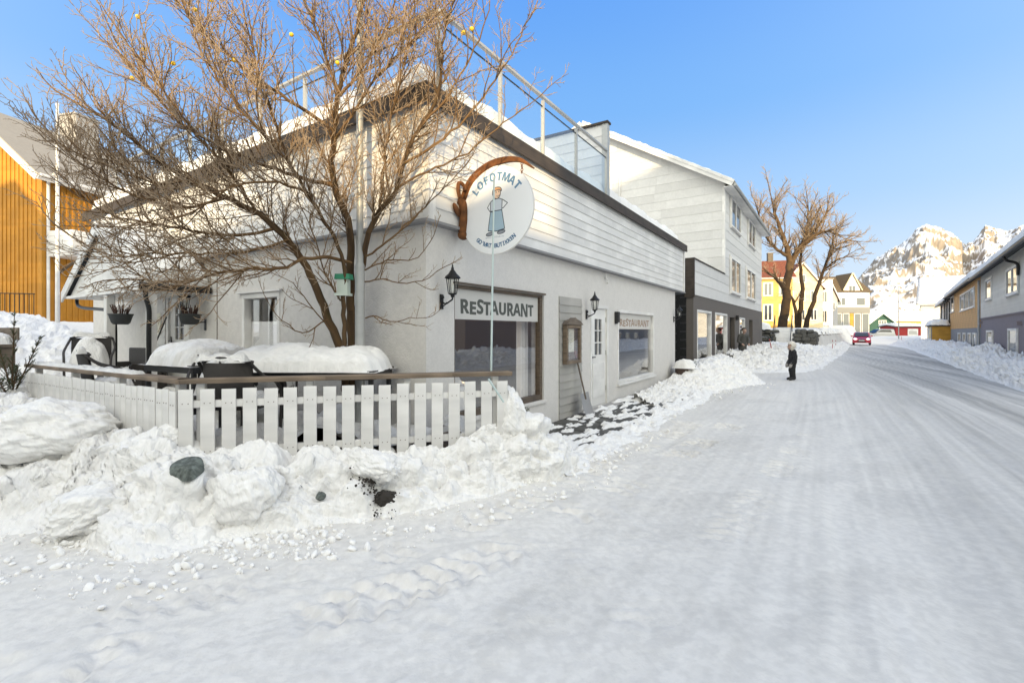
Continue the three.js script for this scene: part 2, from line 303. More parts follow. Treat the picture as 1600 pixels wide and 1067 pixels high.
// ploughed banks: a lumpy surface between a foot line and a back line
const polyAt = (pts) => { const c = new THREE.CatmullRomCurve3(pts.map(([x, z]) => V(x, 0, z)), false, 'centripetal'); return (t) => c.getPoint(clamp(t, 0, 1)); };
function bankGeo(foot, back, height, o = {}) {
  const { ns = 300, nt = 90, big = 0.14, mid = 0.07, rub = 0.06, fine = 0.012, backDrop = 0, rubF = 5 } = o, f = polyAt(foot), b = polyAt(back);
  const g = new THREE.PlaneGeometry(1, 1, ns, nt), p = g.attributes.position, base = [];
  for (let j = 0; j <= nt; j++) for (let i = 0; i <= ns; i++) {
    const s = i / ns, t = j / nt, a = f(s), c = b(s), k = j * (ns + 1) + i, x = lerp(a.x, c.x, t), z = lerp(a.z, c.z, t);
    const edge = 0.18 * fbm2(x * 1.5 + 3, z * 1.5, 3), tt = clamp(t + edge * (1 - t) * t * 3, 0, 1);
    let y = height(s, tt, x, z) + (o.ground ? o.ground(x, z) : 0);
    p.setXYZ(k, x, t === 0 ? y - 0.12 : y, z);
  }
  g.computeVertexNormals(); const n = g.attributes.normal;
  const flip = n.getY((nt >> 1) * (ns + 1) + (ns >> 1)) < 0 ? -1 : 1;
  for (let k = 0; k < p.count; k++) {
    const x = p.getX(k), y = p.getY(k), z = p.getZ(k), t = Math.floor(k / (ns + 1)) / nt, w = smoothstep(t, 0, 0.16);
    let m = w * (big * (puff3(x * 1.3, y * 1.6, z * 1.3, 2) - 0.25) * 2 + mid * (puff3(x * 3.7, y * 4, z * 3.7, 3) - 0.2) * 2);
    const rubble = smoothstep(fbm3(x * 0.9 + 5, y, z * 0.9, 2), -0.18, 0.12);
    m += (0.25 + 0.75 * w) * rub * rubble * (lumps(x * rubF, y * rubF, z * rubF) * 0.9 + 0.5 * lumps(x * rubF * 2.6, y * rubF * 2.6, z * rubF * 2.6) - 0.35);
    m += fine * fbm3(x * 17, y * 17, z * 17, 3) * 2;
    p.setXYZ(k, x + flip * n.getX(k) * m, y + flip * n.getY(k) * m - (1 - w) * 0.02, z + flip * n.getZ(k) * m);
  }
  if (flip < 0) { const ix = g.index.array; for (let i = 0; i < ix.length; i += 3) { const q = ix[i]; ix[i] = ix[i + 1]; ix[i + 1] = q; } }
  g.computeVertexNormals();
  const uv = g.attributes.uv; for (let k = 0; k < p.count; k++) uv.setXY(k, p.getX(k) + 0.4 * p.getY(k), p.getZ(k) + 0.7 * p.getY(k));
  return g;
}
const bank = (name, label, foot, back, height, o) => { const m = mesh(name, bankGeo(foot, back, height, o), o?.mat ?? M.snow, scene, true); structure(m); m.userData.label = label; return m; };
const FA = [-2.87, -4.33], FB = [-4.92, -2.0], FC = [-9.02, -1.84];
const mainBank = bank('snow_bank', 'tall ploughed snow bank heaped against the white picket fence',
  [[-12.5, 1.6], [-9.0, 0.9], [-7.0, -0.2], [-5.5, -0.92], [-4.77, -1.22], [-3.95, -1.38], [-3.78, -1.95], [-3.2, -2.75], [-2.75, -3.6], [-2.42, -4.6], [-2.35, -5.5]],
  [[-13, -2.2], [-11, -2.1], [-9.3, -1.93], [-7.6, -1.98], [-6.6, -2.02], [-5.7, -2.04], [-5.0, -2.06], [-4.3, -2.75], [-3.7, -3.45], [-3.05, -4.2], [-2.95, -5.2]],
  (s, t) => {
    const H = lerp(0.86, 0.64, smoothstep(s, 0.2, 0.42)) * lerp(1, 0.62, smoothstep(s, 0.5, 0.75)), sag = 1 - 0.36 * smoothstep(t, 0.6, 1) * smoothstep(s, 0.17, 0.26) * (1 - smoothstep(s, 0.5, 0.6));
    const end = s > 0.86 ? 1 + 0.75 * Math.exp(-(((s - 0.915) / 0.03) ** 2)) : 1, tail = 1 - 0.75 * smoothstep(s, 0.945, 1);
    return H * sag * end * tail * (0.86 * Math.pow(smoothstep(t, -0.03, 0.62), 0.8) + 0.14 * t);
  }, { ns: 620, nt: 170, big: 0.17, mid: 0.06, rub: 0.038, fine: 0.008, rubF: 6.5 });
bank('snow_bank', 'rubbly snow bank along the dark shop front beside the child',
  [[-2.75, -9.6], [-2.6, -11.5], [-2.35, -13.4], [-1.75, -15.4], [-1.45, -16.8], [-1.75, -17.7], [-2.3, -18.6]], [[-3.6, -10.6], [-3.7, -12], [-3.72, -14], [-3.75, -16], [-3.75, -18], [-3.72, -19.5], [-3.6, -20.5]],
  (s, t) => lerp(0.12, 0.74, smoothstep(s, 0.12, 0.72)) * Math.pow(smoothstep(t, 0, 0.75), 0.8) * (1 - 0.25 * smoothstep(t, 0.6, 1)), { ns: 280, nt: 90, big: 0.08, mid: 0.07, rub: 0.07 });
bank('snow_bank', 'large sloping snow heap below the stone wall and bare trees',
  [[-2.6, -20.5], [-1.0, -21.2], [0.0, -24], [0.4, -29], [0.9, -36], [1.6, -46], [2.3, -58], [3.0, -74]], [[-3.75, -24], [-3.7, -30], [-3.7, -36], [-3.4, -41.8], [-1.2, -42.3], [-0.1, -47], [0.9, -59], [1.8, -75]],
  (s, t) => lerp(0.6, 0.7, smoothstep(s, 0.05, 0.3)) * lerp(1, 0.6, smoothstep(s, 0.4, 0.7)) * Math.pow(smoothstep(t, 0, 0.85), 0.75), { ns: 320, nt: 80, big: 0.18, mid: 0.10, rub: 0.08, rubF: 3.5 });
bank('snow_bank', 'ploughed snow bank along the row of houses opposite the restaurant',
  [[4.0, -8], [4.35, -15], [4.55, -20], [4.9, -27], [5.3, -34], [5.9, -45], [6.6, -58], [6.4, -72]], [[5.0, -8], [5.4, -15], [5.75, -20], [6.45, -27], [7.2, -34], [8.3, -45], [9.4, -56], [10, -72]],
  (s, t, x, z) => (0.62 + 0.34 * fbm2(z * 0.22, 3, 2) + 0.25 * Math.exp(-(((z + 31) / 2.2) ** 2))) * Math.pow(smoothstep(t, 0, 0.6), 0.8), { ns: 420, nt: 80, big: 0.15, mid: 0.12, rub: 0.10, rubF: 3.2 });
// loose blocks of snow that rolled off the bank
function blockGeo(r, seed, flatness = 0.85, detail = 24, boxy = 0) {
  const g = mergeVertices(new THREE.IcosahedronGeometry(1, detail).deleteAttribute('normal').deleteAttribute('uv')), p = g.attributes.position, cuts = [];
  for (let i = 0; i < 9; i++) { const a = hash3(seed, i, 1, 7) * 6.283, c = hash3(seed, i, 2, 7) * 2 - 1, s = Math.sqrt(1 - c * c); cuts.push([s * Math.cos(a), c, s * Math.sin(a), 0.62 + 0.3 * hash3(seed, i, 3, 7)]); }
  for (let i = 0; i < p.count; i++) {
    const v = V(p.getX(i), p.getY(i), p.getZ(i)); let k = 1;
    for (const [a, b, c, d] of cuts) { const q = v.x * a + v.y * b + v.z * c; if (q > 0) { const lim = d / q; k = Math.min(k, lerp(lim, 1, 0.04)); } }
    k += 0.16 * fbm3(v.x * 1.6 + seed, v.y * 1.6, v.z * 1.6, 3) + 0.10 * (puff3(v.x * 2.2, v.y * 2.2 + seed, v.z * 2.2, 2) - 0.25) + 0.025 * (lumps(v.x * 4 + seed, v.y * 4, v.z * 4) - 0.4) + 0.014 * fbm3(v.x * 16, v.y * 16, v.z * 16 + seed, 2);
    if (boxy) k = k * 0.35 + 0.8 / Math.pow(v.x ** 6 + v.y ** 6 + v.z ** 6, 1 / 6);
    p.setXYZ(i, v.x * k * r, v.y * k * r * flatness, v.z * k * r);
  }
  g.computeVertexNormals(); const n = new Float32Array(p.count * 2); for (let i = 0; i < p.count; i++) { n[2 * i] = p.getX(i) + p.getY(i) * 0.5; n[2 * i + 1] = p.getZ(i) + p.getY(i) * 0.6; }
  g.setAttribute('uv', new THREE.BufferAttribute(n, 2)); return g;
}
const bankTop = (x, z) => { const p = mainBank.geometry.attributes.position; let best = -1, near = 1e9, ny = 0; for (let i = 0; i < p.count; i++) { const d = (p.getX(i) - x) ** 2 + (p.getZ(i) - z) ** 2; if (d < 0.004) best = Math.max(best, p.getY(i)); if (d < near) { near = d; ny = p.getY(i); } } return best < 0 ? ny : best; };
const atGround = (px, py, lift = 0) => { const D = EYE * FOCAL / (py - HORIZON); const v = P(px, py, D); v.y = lift; return v; };
function block(label, v, r, seed, o = {}) {
  const m = mesh(o.name ?? 'snow_block', blockGeo(r, seed, o.flat ?? 0.85, o.detail ?? 26, o.boxy), o.mat ?? M.snow, scene, true);
  if (!o.free) v.y = bankTop(v.x, v.z) + (o.sit ?? -0.25) * r;
  m.position.copy(v); m.rotation.set(rr(-0.3, 0.3), rr(0, 6), rr(-0.3, 0.3)); m.scale.set(o.sx ?? 1, 1, o.sz ?? 1); m.userData = { label, category: o.category ?? 'snow block' }; return m;
}
block('big cracked snow block with a dark hollow beneath at the road edge', P(150, 775, 3.8), 0.27, 3, { sx: 1.3, flat: 0.75, sit: -0.1 });
block('small rounded snow block alone on the road beside the bank', atGround(170, 838, 0.08), 0.135, 5, { free: true });
block('tall jutting snow block in the middle of the bank', P(385, 745, 3.95), 0.30, 8, { flat: 1.0, sz: 0.8, sit: -0.35 });
block('broad snow block with cut faces below the fence pickets', P(590, 690, 4.42), 0.22, 11, { sx: 1.35, flat: 0.7, sit: -0.3 });
block('long smooth slab of snow on top of the bank near the side fence', P(75, 668, 4.6), 0.50, 14, { sx: 1.25, flat: 0.6, detail: 34, sit: -0.12 });
block('snow block balanced against the side fence pickets', P(163, 620, 5.0), 0.16, 17);
block('grey snow block leaning on the fence corner', P(270, 655, 4.45), 0.20, 19);
block('upright snow block at the fence end by the restaurant window', P(797, 668, 5.3), 0.20, 23, { flat: 1.5 });
block('greenish grey stone slab lodged in the snow bank', P(292, 755, 3.80), 0.085, 31, { sit: -0.15, boxy: 1, name: 'stone', mat: M.greenStone, category: 'stone', flat: 0.8, detail: 12 });
block('small green grey stone poking from the bank below the pickets', P(500, 763, 4.1), 0.045, 33, { sit: 0.2, name: 'stone', mat: M.greenStone, category: 'stone', detail: 5 });
block('dark earthy clod frozen into the snow bank', P(603, 748, 4.26), 0.11, 37, { sit: -0.2, name: 'earth_clod', mat: M.soil, category: 'clod', flat: 0.7, detail: 10 });
function scatter(name, label, geo, mat, list) {
  const m = new THREE.InstancedMesh(geo, mat, list.length), q = new THREE.Quaternion(), e = new THREE.Euler(), t = new THREE.Matrix4();
  list.forEach(([x, y, z, s], i) => { e.set(rnd() * 6, rnd() * 6, rnd() * 6); t.compose(V(x, y, z), q.setFromEuler(e), V(s * rr(0.7, 1.3), s * rr(0.6, 1), s * rr(0.7, 1.3))); m.setMatrixAt(i, t); });
  m.name = numbered(name); m.castShadow = m.receiveShadow = true; m.userData = { label, kind: 'stuff', category: name.replace('_', ' ') }; scene.add(m); return m;
}
{
  const crumbs = [], foot = polyAt([[-7.0, -0.2], [-5.5, -0.92], [-4.77, -1.22], [-3.95, -1.38], [-3.78, -1.95], [-3.2, -2.75], [-2.75, -3.6], [-2.42, -4.6], [-2.3, -5.6], [-2.5, -8], [-2.6, -11.5], [-2.35, -13.4], [-1.4, -16.8]]);
  for (let i = 0; i < 1900; i++) { const c = foot(rnd()), out = Math.pow(rnd(), 2.2) * 0.75 - 0.12, s = 0.005 + 0.028 * Math.pow(rnd(), 4); const x = c.x + out * 0.75, z = c.z + out * 0.65; crumbs.push([x, groundH(x, z) + s * 0.4, z, s]); }
  for (let i = 0; i < 260; i++) { const D = rr(3.35, 3.9), px = rr(330, 520), v = P(px, 0, D), s = 0.006 + 0.026 * Math.pow(rnd(), 3); crumbs.push([v.x, groundH(v.x, v.z) + s * 0.4, v.z, s]); }
  scatter('snow_crumbs', 'crumbs of broken snow along the foot of the banks', blockGeo(1, 41, 0.85, 3), std(0.85, 0.835, 0.805, 0.9), crumbs);
  const soil = []; for (let i = 0; i < 190; i++) { const v = P(585 + rr(-1, 1) * 45 * rnd(), 742, 4.22 + rr(-0.16, 0.1)); soil.push([v.x, bankTop(v.x, v.z) + 0.004, v.z, 0.004 + 0.014 * rnd() * rnd()]); }
  scatter('soil_specks', 'dark soil specks scattered on the snow bank', blockGeo(1, 43, 1, 1), M.soil, soil);
}
// ───────── pavement slabs in front of the restaurant, half cleared ─────────
{
  const p = new THREE.Group(); p.name = 'pavement'; structure(p); scene.add(p);
  mesh('bedding', bx(-3.86, -2.55, -0.3, 0.0, -17.2, -4.75), M.soil, p);
  const g = cbx(0, 0.385, 0, 0.06, -0.385, 0, 0.008); flat(g);
  for (let i = 0; i < 3; i++) for (let j = 0; j < 31; j++) { const m = new THREE.Mesh(g, (i * 7 + j * 5) % 3 ? M.slab : M.slab2); m.name = 'slab'; m.position.set(-3.84 + i * 0.4, 0.0 + rr(-0.004, 0.004), -4.8 - j * 0.4); m.castShadow = m.receiveShadow = true; p.add(m); }
  const nx = 110, nz = 620, sg = new THREE.PlaneGeometry(1, 1, nx, nz), q = sg.attributes.position, uv = sg.attributes.uv;
  for (let k = 0; k < q.count; k++) {
    const i = k % (nx + 1), j = Math.floor(k / (nx + 1)), x = -3.84 + 1.9 * i / nx, z = -4.75 - 12.3 * j / nz;
    const bare = Math.exp(-(((z + 6.9) / 1.2) ** 2)) * 1.15 + Math.exp(-(((z + 9.6) / 1.5) ** 2)) * 0.8, t = (x + 3.84) / 1.9;
    let h = 0.082 - 0.036 * bare * (1 - smoothstep(t, 0.35, 0.75)) + 0.085 * fbm2(x * 4, z * 1.3, 4) + 0.07 * (lumps(x * 5, 0, z * 5) - 0.4) * smoothstep(fbm2(x * 1.3, z * 1.3 + 8, 2), -0.2, 0.3) + 0.01 * fbm2(x * 20, z * 20, 2);
    h = lerp(h, -0.05, smoothstep(t, 0.6, 1)); q.setXYZ(k, x, h, z); uv.setXY(k, x, z);
  }
  sg.computeVertexNormals(); const s = mesh('trodden_snow', sg, M.snow, scene, true); structure(s); s.userData.label = 'trodden thin snow over the pavement slabs by the restaurant';
}
// ───────── shared building pieces ─────────
const whites = [M.white, M.white2, M.white3];
// lapped boards, each a mesh: local x along the wall, outer side +z
function boards(parent, x0, x1, y0, y1, exp, mats, z = 0, clip, name = 'plank', lengths = 0) {
  const rows = Math.round((y1 - y0) / exp), e = (y1 - y0) / rows, cache = new Map();
  for (let r = 0; r < rows; r++) {
    const ya = y0 + r * e; let cuts = [x0, x1];
    if (lengths) { cuts = [x0]; let x = x0 + lengths * (0.3 + 0.7 * hash3(r, 3, 9, 1)); while (x < x1 - 0.5) { cuts.push(x); x += lengths; } cuts.push(x1); }
    for (let c = 0; c + 1 < cuts.length; c++) {
      const a = cuts[c] + (c ? 0.0015 : 0), b = cuts[c + 1] - 0.0015; let g;
      if (clip) {
        let p = [[a, ya], [b, ya], [b, ya + e + 0.004], [a, ya + e + 0.004]]; for (const k of clip) p = clipPoly(p, ...k); if (p.length < 3) continue;
        g = flat(poly(p, 0.012)); g.rotateX(-0.024 / e * 0.6); const bb = new THREE.Box3().setFromBufferAttribute(g.attributes.position); g.translate(0, 0, z - bb.min.z);
      } else {
        const key = (b - a).toFixed(3);
        if (!cache.has(key)) { const s = new THREE.Shape([[0, 0], [0.024, 0], [0.024, 0.012], [0.010, e + 0.01], [0, e + 0.01]].map(([u, v]) => new THREE.Vector2(u, v))); const q = new THREE.ExtrudeGeometry(s, { depth: b - a, bevelEnabled: false }).rotateY(-Math.PI / 2).translate(b - a, 0, 0); q.scale(1, 1, 1); cache.set(key, flat(q)); }
        g = cache.get(key);
      }
      const m = new THREE.Mesh(g, mats[(r * 5 + c * 3 + (r >> 2)) % mats.length]); m.name = name; m.castShadow = m.receiveShadow = true; if (!clip) m.position.set(a, ya, z); parent.add(m);
    }
  }
}
// window set on a wall: frame part with pane, mullions and sill beneath it
function windowOn(parent, x0, x1, y0, y1, o = {}) {
  if (x0 > x1) [x0, x1] = [x1, x0];
  const { z = 0, f = 0.07, cols = 2, rows = 1, mat = M.white, pane = M.pane, depth = 0.06, sill = true, name = 'window', casing = 0 } = o;
  const gs = [bx(x0, x1, y1 - f, y1, z, z + depth), bx(x0, x1, y0, y0 + f, z, z + depth), bx(x0, x0 + f, y0 + f, y1 - f, z, z + depth), bx(x1 - f, x1, y0 + f, y1 - f, z, z + depth)];
  for (let c = 1; c < cols; c++) { const x = lerp(x0, x1, c / cols); gs.push(bx(x - f * 0.55, x + f * 0.55, y0 + f, y1 - f, z, z + depth * 0.9)); }
  for (let r = 1; r < rows; r++) { const y = lerp(y0, y1, r / rows); gs.push(bx(x0 + f, x1 - f, y - f * 0.3, y + f * 0.3, z, z + depth * 0.85)); }
  const w = mesh(name, gs, mat, parent);
  mesh('pane', bx(x0 + f * 0.5, x1 - f * 0.5, y0 + f * 0.5, y1 - f * 0.5, z - 0.01, z + depth * 0.4), pane, w);
  if (sill) mesh('sill', bx(x0 - 0.04, x1 + 0.04, y0 - 0.045, y0 - 0.003, z, z + depth + 0.05), mat, w);
  if (casing) mesh('casing', [bx(x0 - casing, x0 - 0.003, y0 - casing, y1 + casing, z, z + depth * 0.5), bx(x1 + 0.003, x1 + casing, y0 - casing, y1 + casing, z, z + depth * 0.5), bx(x0 - 0.003, x1 + 0.003, y1 + 0.003, y1 + casing, z, z + depth * 0.5)], o.casingMat ?? mat, w);
  return w;
}
// ───────── restaurant ─────────
const RX = -3.87, RZ = -4.12, RL = 12.05, LW = 10.73;     // street face x, side face z, lengths
const R = thing('restaurant_building', 'grey rendered restaurant with white boarded upper wall and snowy roof terrace', 'building', [RX, 0, RZ], Math.PI / 2);
const W1 = [0.51, 2.81, 0.47, 2.2], DR = [4.72, 5.63, 0.07, 2.12], W2 = [6.21, 8.99, 0.42, 2.1], WALL_H = 2.89, ROOF = 4.31;
// local frame: x along the street away from the corner, z out to the street; the side wall lies at x = 0 facing -x
mesh('street_wall', poly([[0, -0.3], [11.23, -0.3], [11.23, WALL_H], [0, WALL_H]], 0.24, [W1, DR, W2]), M.smoothWall, R);
const side = new THREE.Group(); side.name = 'side_wall'; side.rotation.y = -Math.PI / 2; R.add(side);   // local x runs from the corner... here x = world X - RX
const SW = [-7.9 - RX, -6.83 - RX, 1.0, 2.2], SD = [-10.65 - RX, -9.75 - RX, 0.40, 2.38];
mesh('side_render', poly([[-LW, -0.3], [-0.2405, -0.3], [-0.2405, WALL_H], [-LW, WALL_H]], 0.24, [SW, SD]), M.stucco, side);
mesh('joint', bx(-8.72 - RX + 0.0, -8.70 - RX, 0.3, 2.6, 0, 0.006), M.greyWood, side);
mesh('back_wall', [bx(0.02, 11.2, -0.3, WALL_H, -LW, -LW + 0.2), bx(11.0, 11.22, -0.3, WALL_H, -LW, -0.25)], M.smoothWall, R);
mesh('interior_ceiling', bx(0.25, 11.0, 2.62, 2.7, -LW + 0.2, -0.25), M.plaster, R);
mesh('interior_floor', bx(0.25, 11.0, -0.1, 0.05, -LW + 0.2, -0.25), M.frameBrown, R);
mesh('interior_partition', [bx(0.25, 11.0, 0.05, 2.62, -3.4, -3.3), bx(4.2, 4.3, 0.05, 2.62, -3.3, -0.25), bx(5.9, 6.0, 0.05, 2.62, -3.3, -0.25)], M.roomWall, R);
mesh('interior_panel', bx(1.1, 2.6, 0.05, 2.62, -3.29, -3.2), M.teal, R);
mesh('upper_core', bx(-0.02, 12.0, WALL_H, ROOF, -LW - 0.02, 0.06), M.plaster, R);
mesh('soffit_trim', [bx(-0.125, RL + 0.03, WALL_H - 0.035, WALL_H - 0.002, -0.002, 0.125), bx(-0.125, -0.003, WALL_H - 0.035, WALL_H - 0.002, -LW - 0.05, -0.002)], M.lowGrey, R);
boards(R, -0.055, RL, WALL_H, ROOF, 0.15, whites, 0.062);
{ const s2 = new THREE.Group(); s2.name = 'side_boards'; s2.rotation.y = -Math.PI / 2; s2.position.x = -0.022; R.add(s2); boards(s2, -LW - 0.02, 0.055, WALL_H, ROOF, 0.15, whites, 0.001); }
mesh('corner_board', [bx(-0.052, 0.05, WALL_H, ROOF, 0.0865, 0.105), bx(-0.068, -0.049, WALL_H, ROOF, 0.01, 0.105)], M.white, R);
mesh('end_board', bx(RL - 0.09, RL + 0.02, WALL_H, ROOF, 0.0865, 0.105), M.white, R);
mesh('roof_deck', bx(-0.1, RL + 0.06, ROOF, ROOF + 0.06, -LW - 0.1, 0.12), M.roofDark, R);
mesh('fascia', [bx(-0.17, RL + 0.1, ROOF - 0.10, ROOF + 0.10, 0.125, 0.165), bx(-0.17, -0.13, ROOF - 0.10, ROOF + 0.10, -LW - 0.14, 0.125)], M.fascia, R);
{ // street window 1, dark timber frame, real opening with a room behind it
  const [x0, x1, y0, y1] = W1, f = 0.075;
  const w = mesh('window', [cbx(x0, x1, y1 - f * 0.6, y1, -0.12, -0.03), cbx(x0, x1, y0, y0 + f * 1.2, -0.12, -0.03), cbx(x0, x0 + f * 0.7, y0 + f * 1.2, y1 - f * 0.6, -0.12, -0.03), cbx(x1 - f, x1, y0 + f * 1.2, y1 - f * 0.6, -0.12, -0.03)], M.frameBrown, R);
  w.userData.label = 'dark timber framed street window';
  mesh('pane', bx(x0 + 0.03, x1 - 0.05, y0 + 0.06, y1 - 0.03, -0.085, -0.079), M.glass, w);
  mesh('sill', cbx(x0 - 0.05, x1 + 0.06, y0 - 0.05, y0 - 0.002, -0.10, 0.035), M.smoothWall, w);
  mesh('head_trim', bx(x0 - 0.02, x1 + 0.04, y1 + 0.002, y1 + 0.03, -0.02, 0.02), M.frameBrown, w);
}
function lettering(w, h, face, ink) {   // frosted band with the word cut in dark letters
  const c = document.createElement('canvas'); c.width = 1024; c.height = Math.round(1024 * h / w); const g = c.getContext('2d');
  g.fillStyle = face; g.fillRect(0, 0, c.width, c.height);
  const im = g.getImageData(0, 0, c.width, c.height); for (let i = 0; i < im.data.length; i += 4) { const k = (rnd() - 0.5) * 6; im.data[i] += k; im.data[i + 1] += k; im.data[i + 2] += k; } g.putImageData(im, 0, 0);
  g.fillStyle = ink; g.textBaseline = 'alphabetic'; const word = 'RESTAURANT'; let size = c.height * 0.62; g.font = 'bold ' + size + 'px sans-serif';
  // chiselled letters of uneven stance
  let total = 0; for (const ch of word) total += g.measureText(ch).width * 0.93; const k = c.width * 0.86 / total; let x = c.width * 0.07;
  [...word].forEach((ch, i) => { const cw = g.measureText(ch).width * 0.93 * k; g.save(); g.translate(x + cw / 2, c.height * 0.80 + [0, 4, -2, 5, 0, -3, 2, -2, 3, -4][i]); g.rotate([-0.03, 0.02, 0.04, 0, -0.03, 0.02, -0.02, 0.03, 0, -0.02][i]); g.scale(k * 0.98, [1, 0.92, 1.05, 1, 1.06, 0.96, 1.05, 1, 1.08, 0.95][i]); g.textAlign = 'center'; g.fillText(ch, 0, 0); g.lineWidth = size * 0.035; g.strokeStyle = ink; g.strokeText(ch, 0, 0); g.restore(); x += cw; });
  const t = new THREE.CanvasTexture(c); t.colorSpace = THREE.SRGBColorSpace; return new THREE.MeshStandardMaterial({ map: t, roughness: 0.6 });
}
function printed(name, w, h, mat, parent, pos, rotY = 0) { const m = new THREE.Mesh(new THREE.PlaneGeometry(w, h), mat); m.name = name; m.position.set(...pos); m.rotation.y = rotY; m.receiveShadow = true; parent.add(m); return m; }
printed('lettered_band', 2.19, 0.41, lettering(2.19, 0.41, 'rgb(196,193,187)', 'rgb(74,76,70)'), R, [1.65, 1.965, -0.074]);
{ // street window 2, white frame
  const [x0, x1, y0, y1] = W2, f = 0.07;
  const w = mesh('window', [cbx(x0, x1, y1 - f, y1, -0.11, 0.012), cbx(x0, x1, y0, y0 + f, -0.11, 0.012), cbx(x0, x0 + f, y0 + f, y1 - f, -0.11, 0.012), cbx(x1 - f, x1, y0 + f, y1 - f, -0.11, 0.012)], M.white, R);
  w.userData.label = 'white framed street window';
  mesh('pane', bx(x0 + 0.03, x1 - 0.03, y0 + 0.03, y1 - 0.03, -0.07, -0.064), M.glass, w);
  mesh('sill', cbx(x0 - 0.05, x1 + 0.05, y0 - 0.05, y0 - 0.002, -0.05, 0.06), M.white, w);
  printed('lettered_band', 2.6, 0.36, lettering(2.6, 0.36, 'rgb(198,195,189)', 'rgb(150,128,110)'), R, [7.6, 1.84, -0.058]);
}
{ // white street door, six small panes
  const [x0, x1, y0, y1] = DR;
  mesh('door_frame', [bx(x0 - 0.02, x0 + 0.05, y0, y1 + 0.03, -0.14, 0.008), bx(x1 - 0.05, x1 + 0.02, y0, y1 + 0.03, -0.14, 0.008), bx(x0 + 0.05, x1 - 0.05, y1 - 0.04, y1 + 0.03, -0.14, 0.008)], M.white, R);
  const hx0 = x0 + 0.27, hx1 = x1 - 0.27, d = mesh('door', poly([[x0 + 0.052, y0 + 0.01], [x1 - 0.052, y0 + 0.01], [x1 - 0.052, y1 - 0.042], [x0 + 0.052, y1 - 0.042]], 0.05, [[hx0, hx1, 1.12, 1.86]]), M.white3, R); d.position.z = -0.03;
  mesh('pane', bx(hx0, hx1, 1.12, 1.86, -0.03, -0.024), M.pane, d);
  mesh('glazing_bar', [bx((hx0 + hx1) / 2 - 0.012, (hx0 + hx1) / 2 + 0.012, 1.12, 1.86, -0.022, 0.004), bx(hx0, hx1, 1.36, 1.38, -0.022, 0.004), bx(hx0, hx1, 1.61, 1.63, -0.022, 0.004)], M.white, d);
  mesh('handle', [bx(x0 + 0.09, x0 + 0.12, 1.0, 1.16, 0, 0.01), bx(x0 + 0.09, x0 + 0.21, 1.07, 1.09, 0.03, 0.05), bx(x0 + 0.095, x0 + 0.115, 1.07, 1.09, 0.009, 0.032)], M.blackMetal, d);
  for (const y of [0.35, 1.1, 1.8]) mesh('hinge', bx(x1 - 0.07, x1 - 0.05, y, y + 0.1, 0, 0.014), M.steel, d);
  mesh('lower_panel', bx(x0 + 0.16, x1 - 0.16, 0.25, 0.95, 0, 0.012), M.white, d);
  mesh('doorstep', cbx(x0 - 0.12, x1 + 0.12, -0.02, 0.065, 0.002, 0.30, 0.012), M.concrete, R);
}
// grey boarded strip behind the menu case
{ const b = new THREE.Group(); b.name = 'boarded_strip'; R.add(b); boards(b, 3.34, 4.27, 0.02, 2.21, 0.135, [std(0.44, 0.425, 0.40, 0.8, { map: tPaint }), std(0.41, 0.40, 0.375, 0.8, { map: tPaint })], 0.001); }
mesh('wall_hook', [tubeOf([V(5.35, 2.82, 0.01), V(5.37, 2.80, 0.06), V(5.40, 2.72, 0.05), V(5.44, 2.70, 0.02)], 0.012, 12), tubeOf([V(5.43, 2.74, 0.01), V(5.47, 2.70, 0.06), V(5.50, 2.62, 0.05), V(5.52, 2.64, 0.02)], 0.012, 12), bx(5.33, 5.47, 2.80, 2.83, 0, 0.012)], M.white, R);
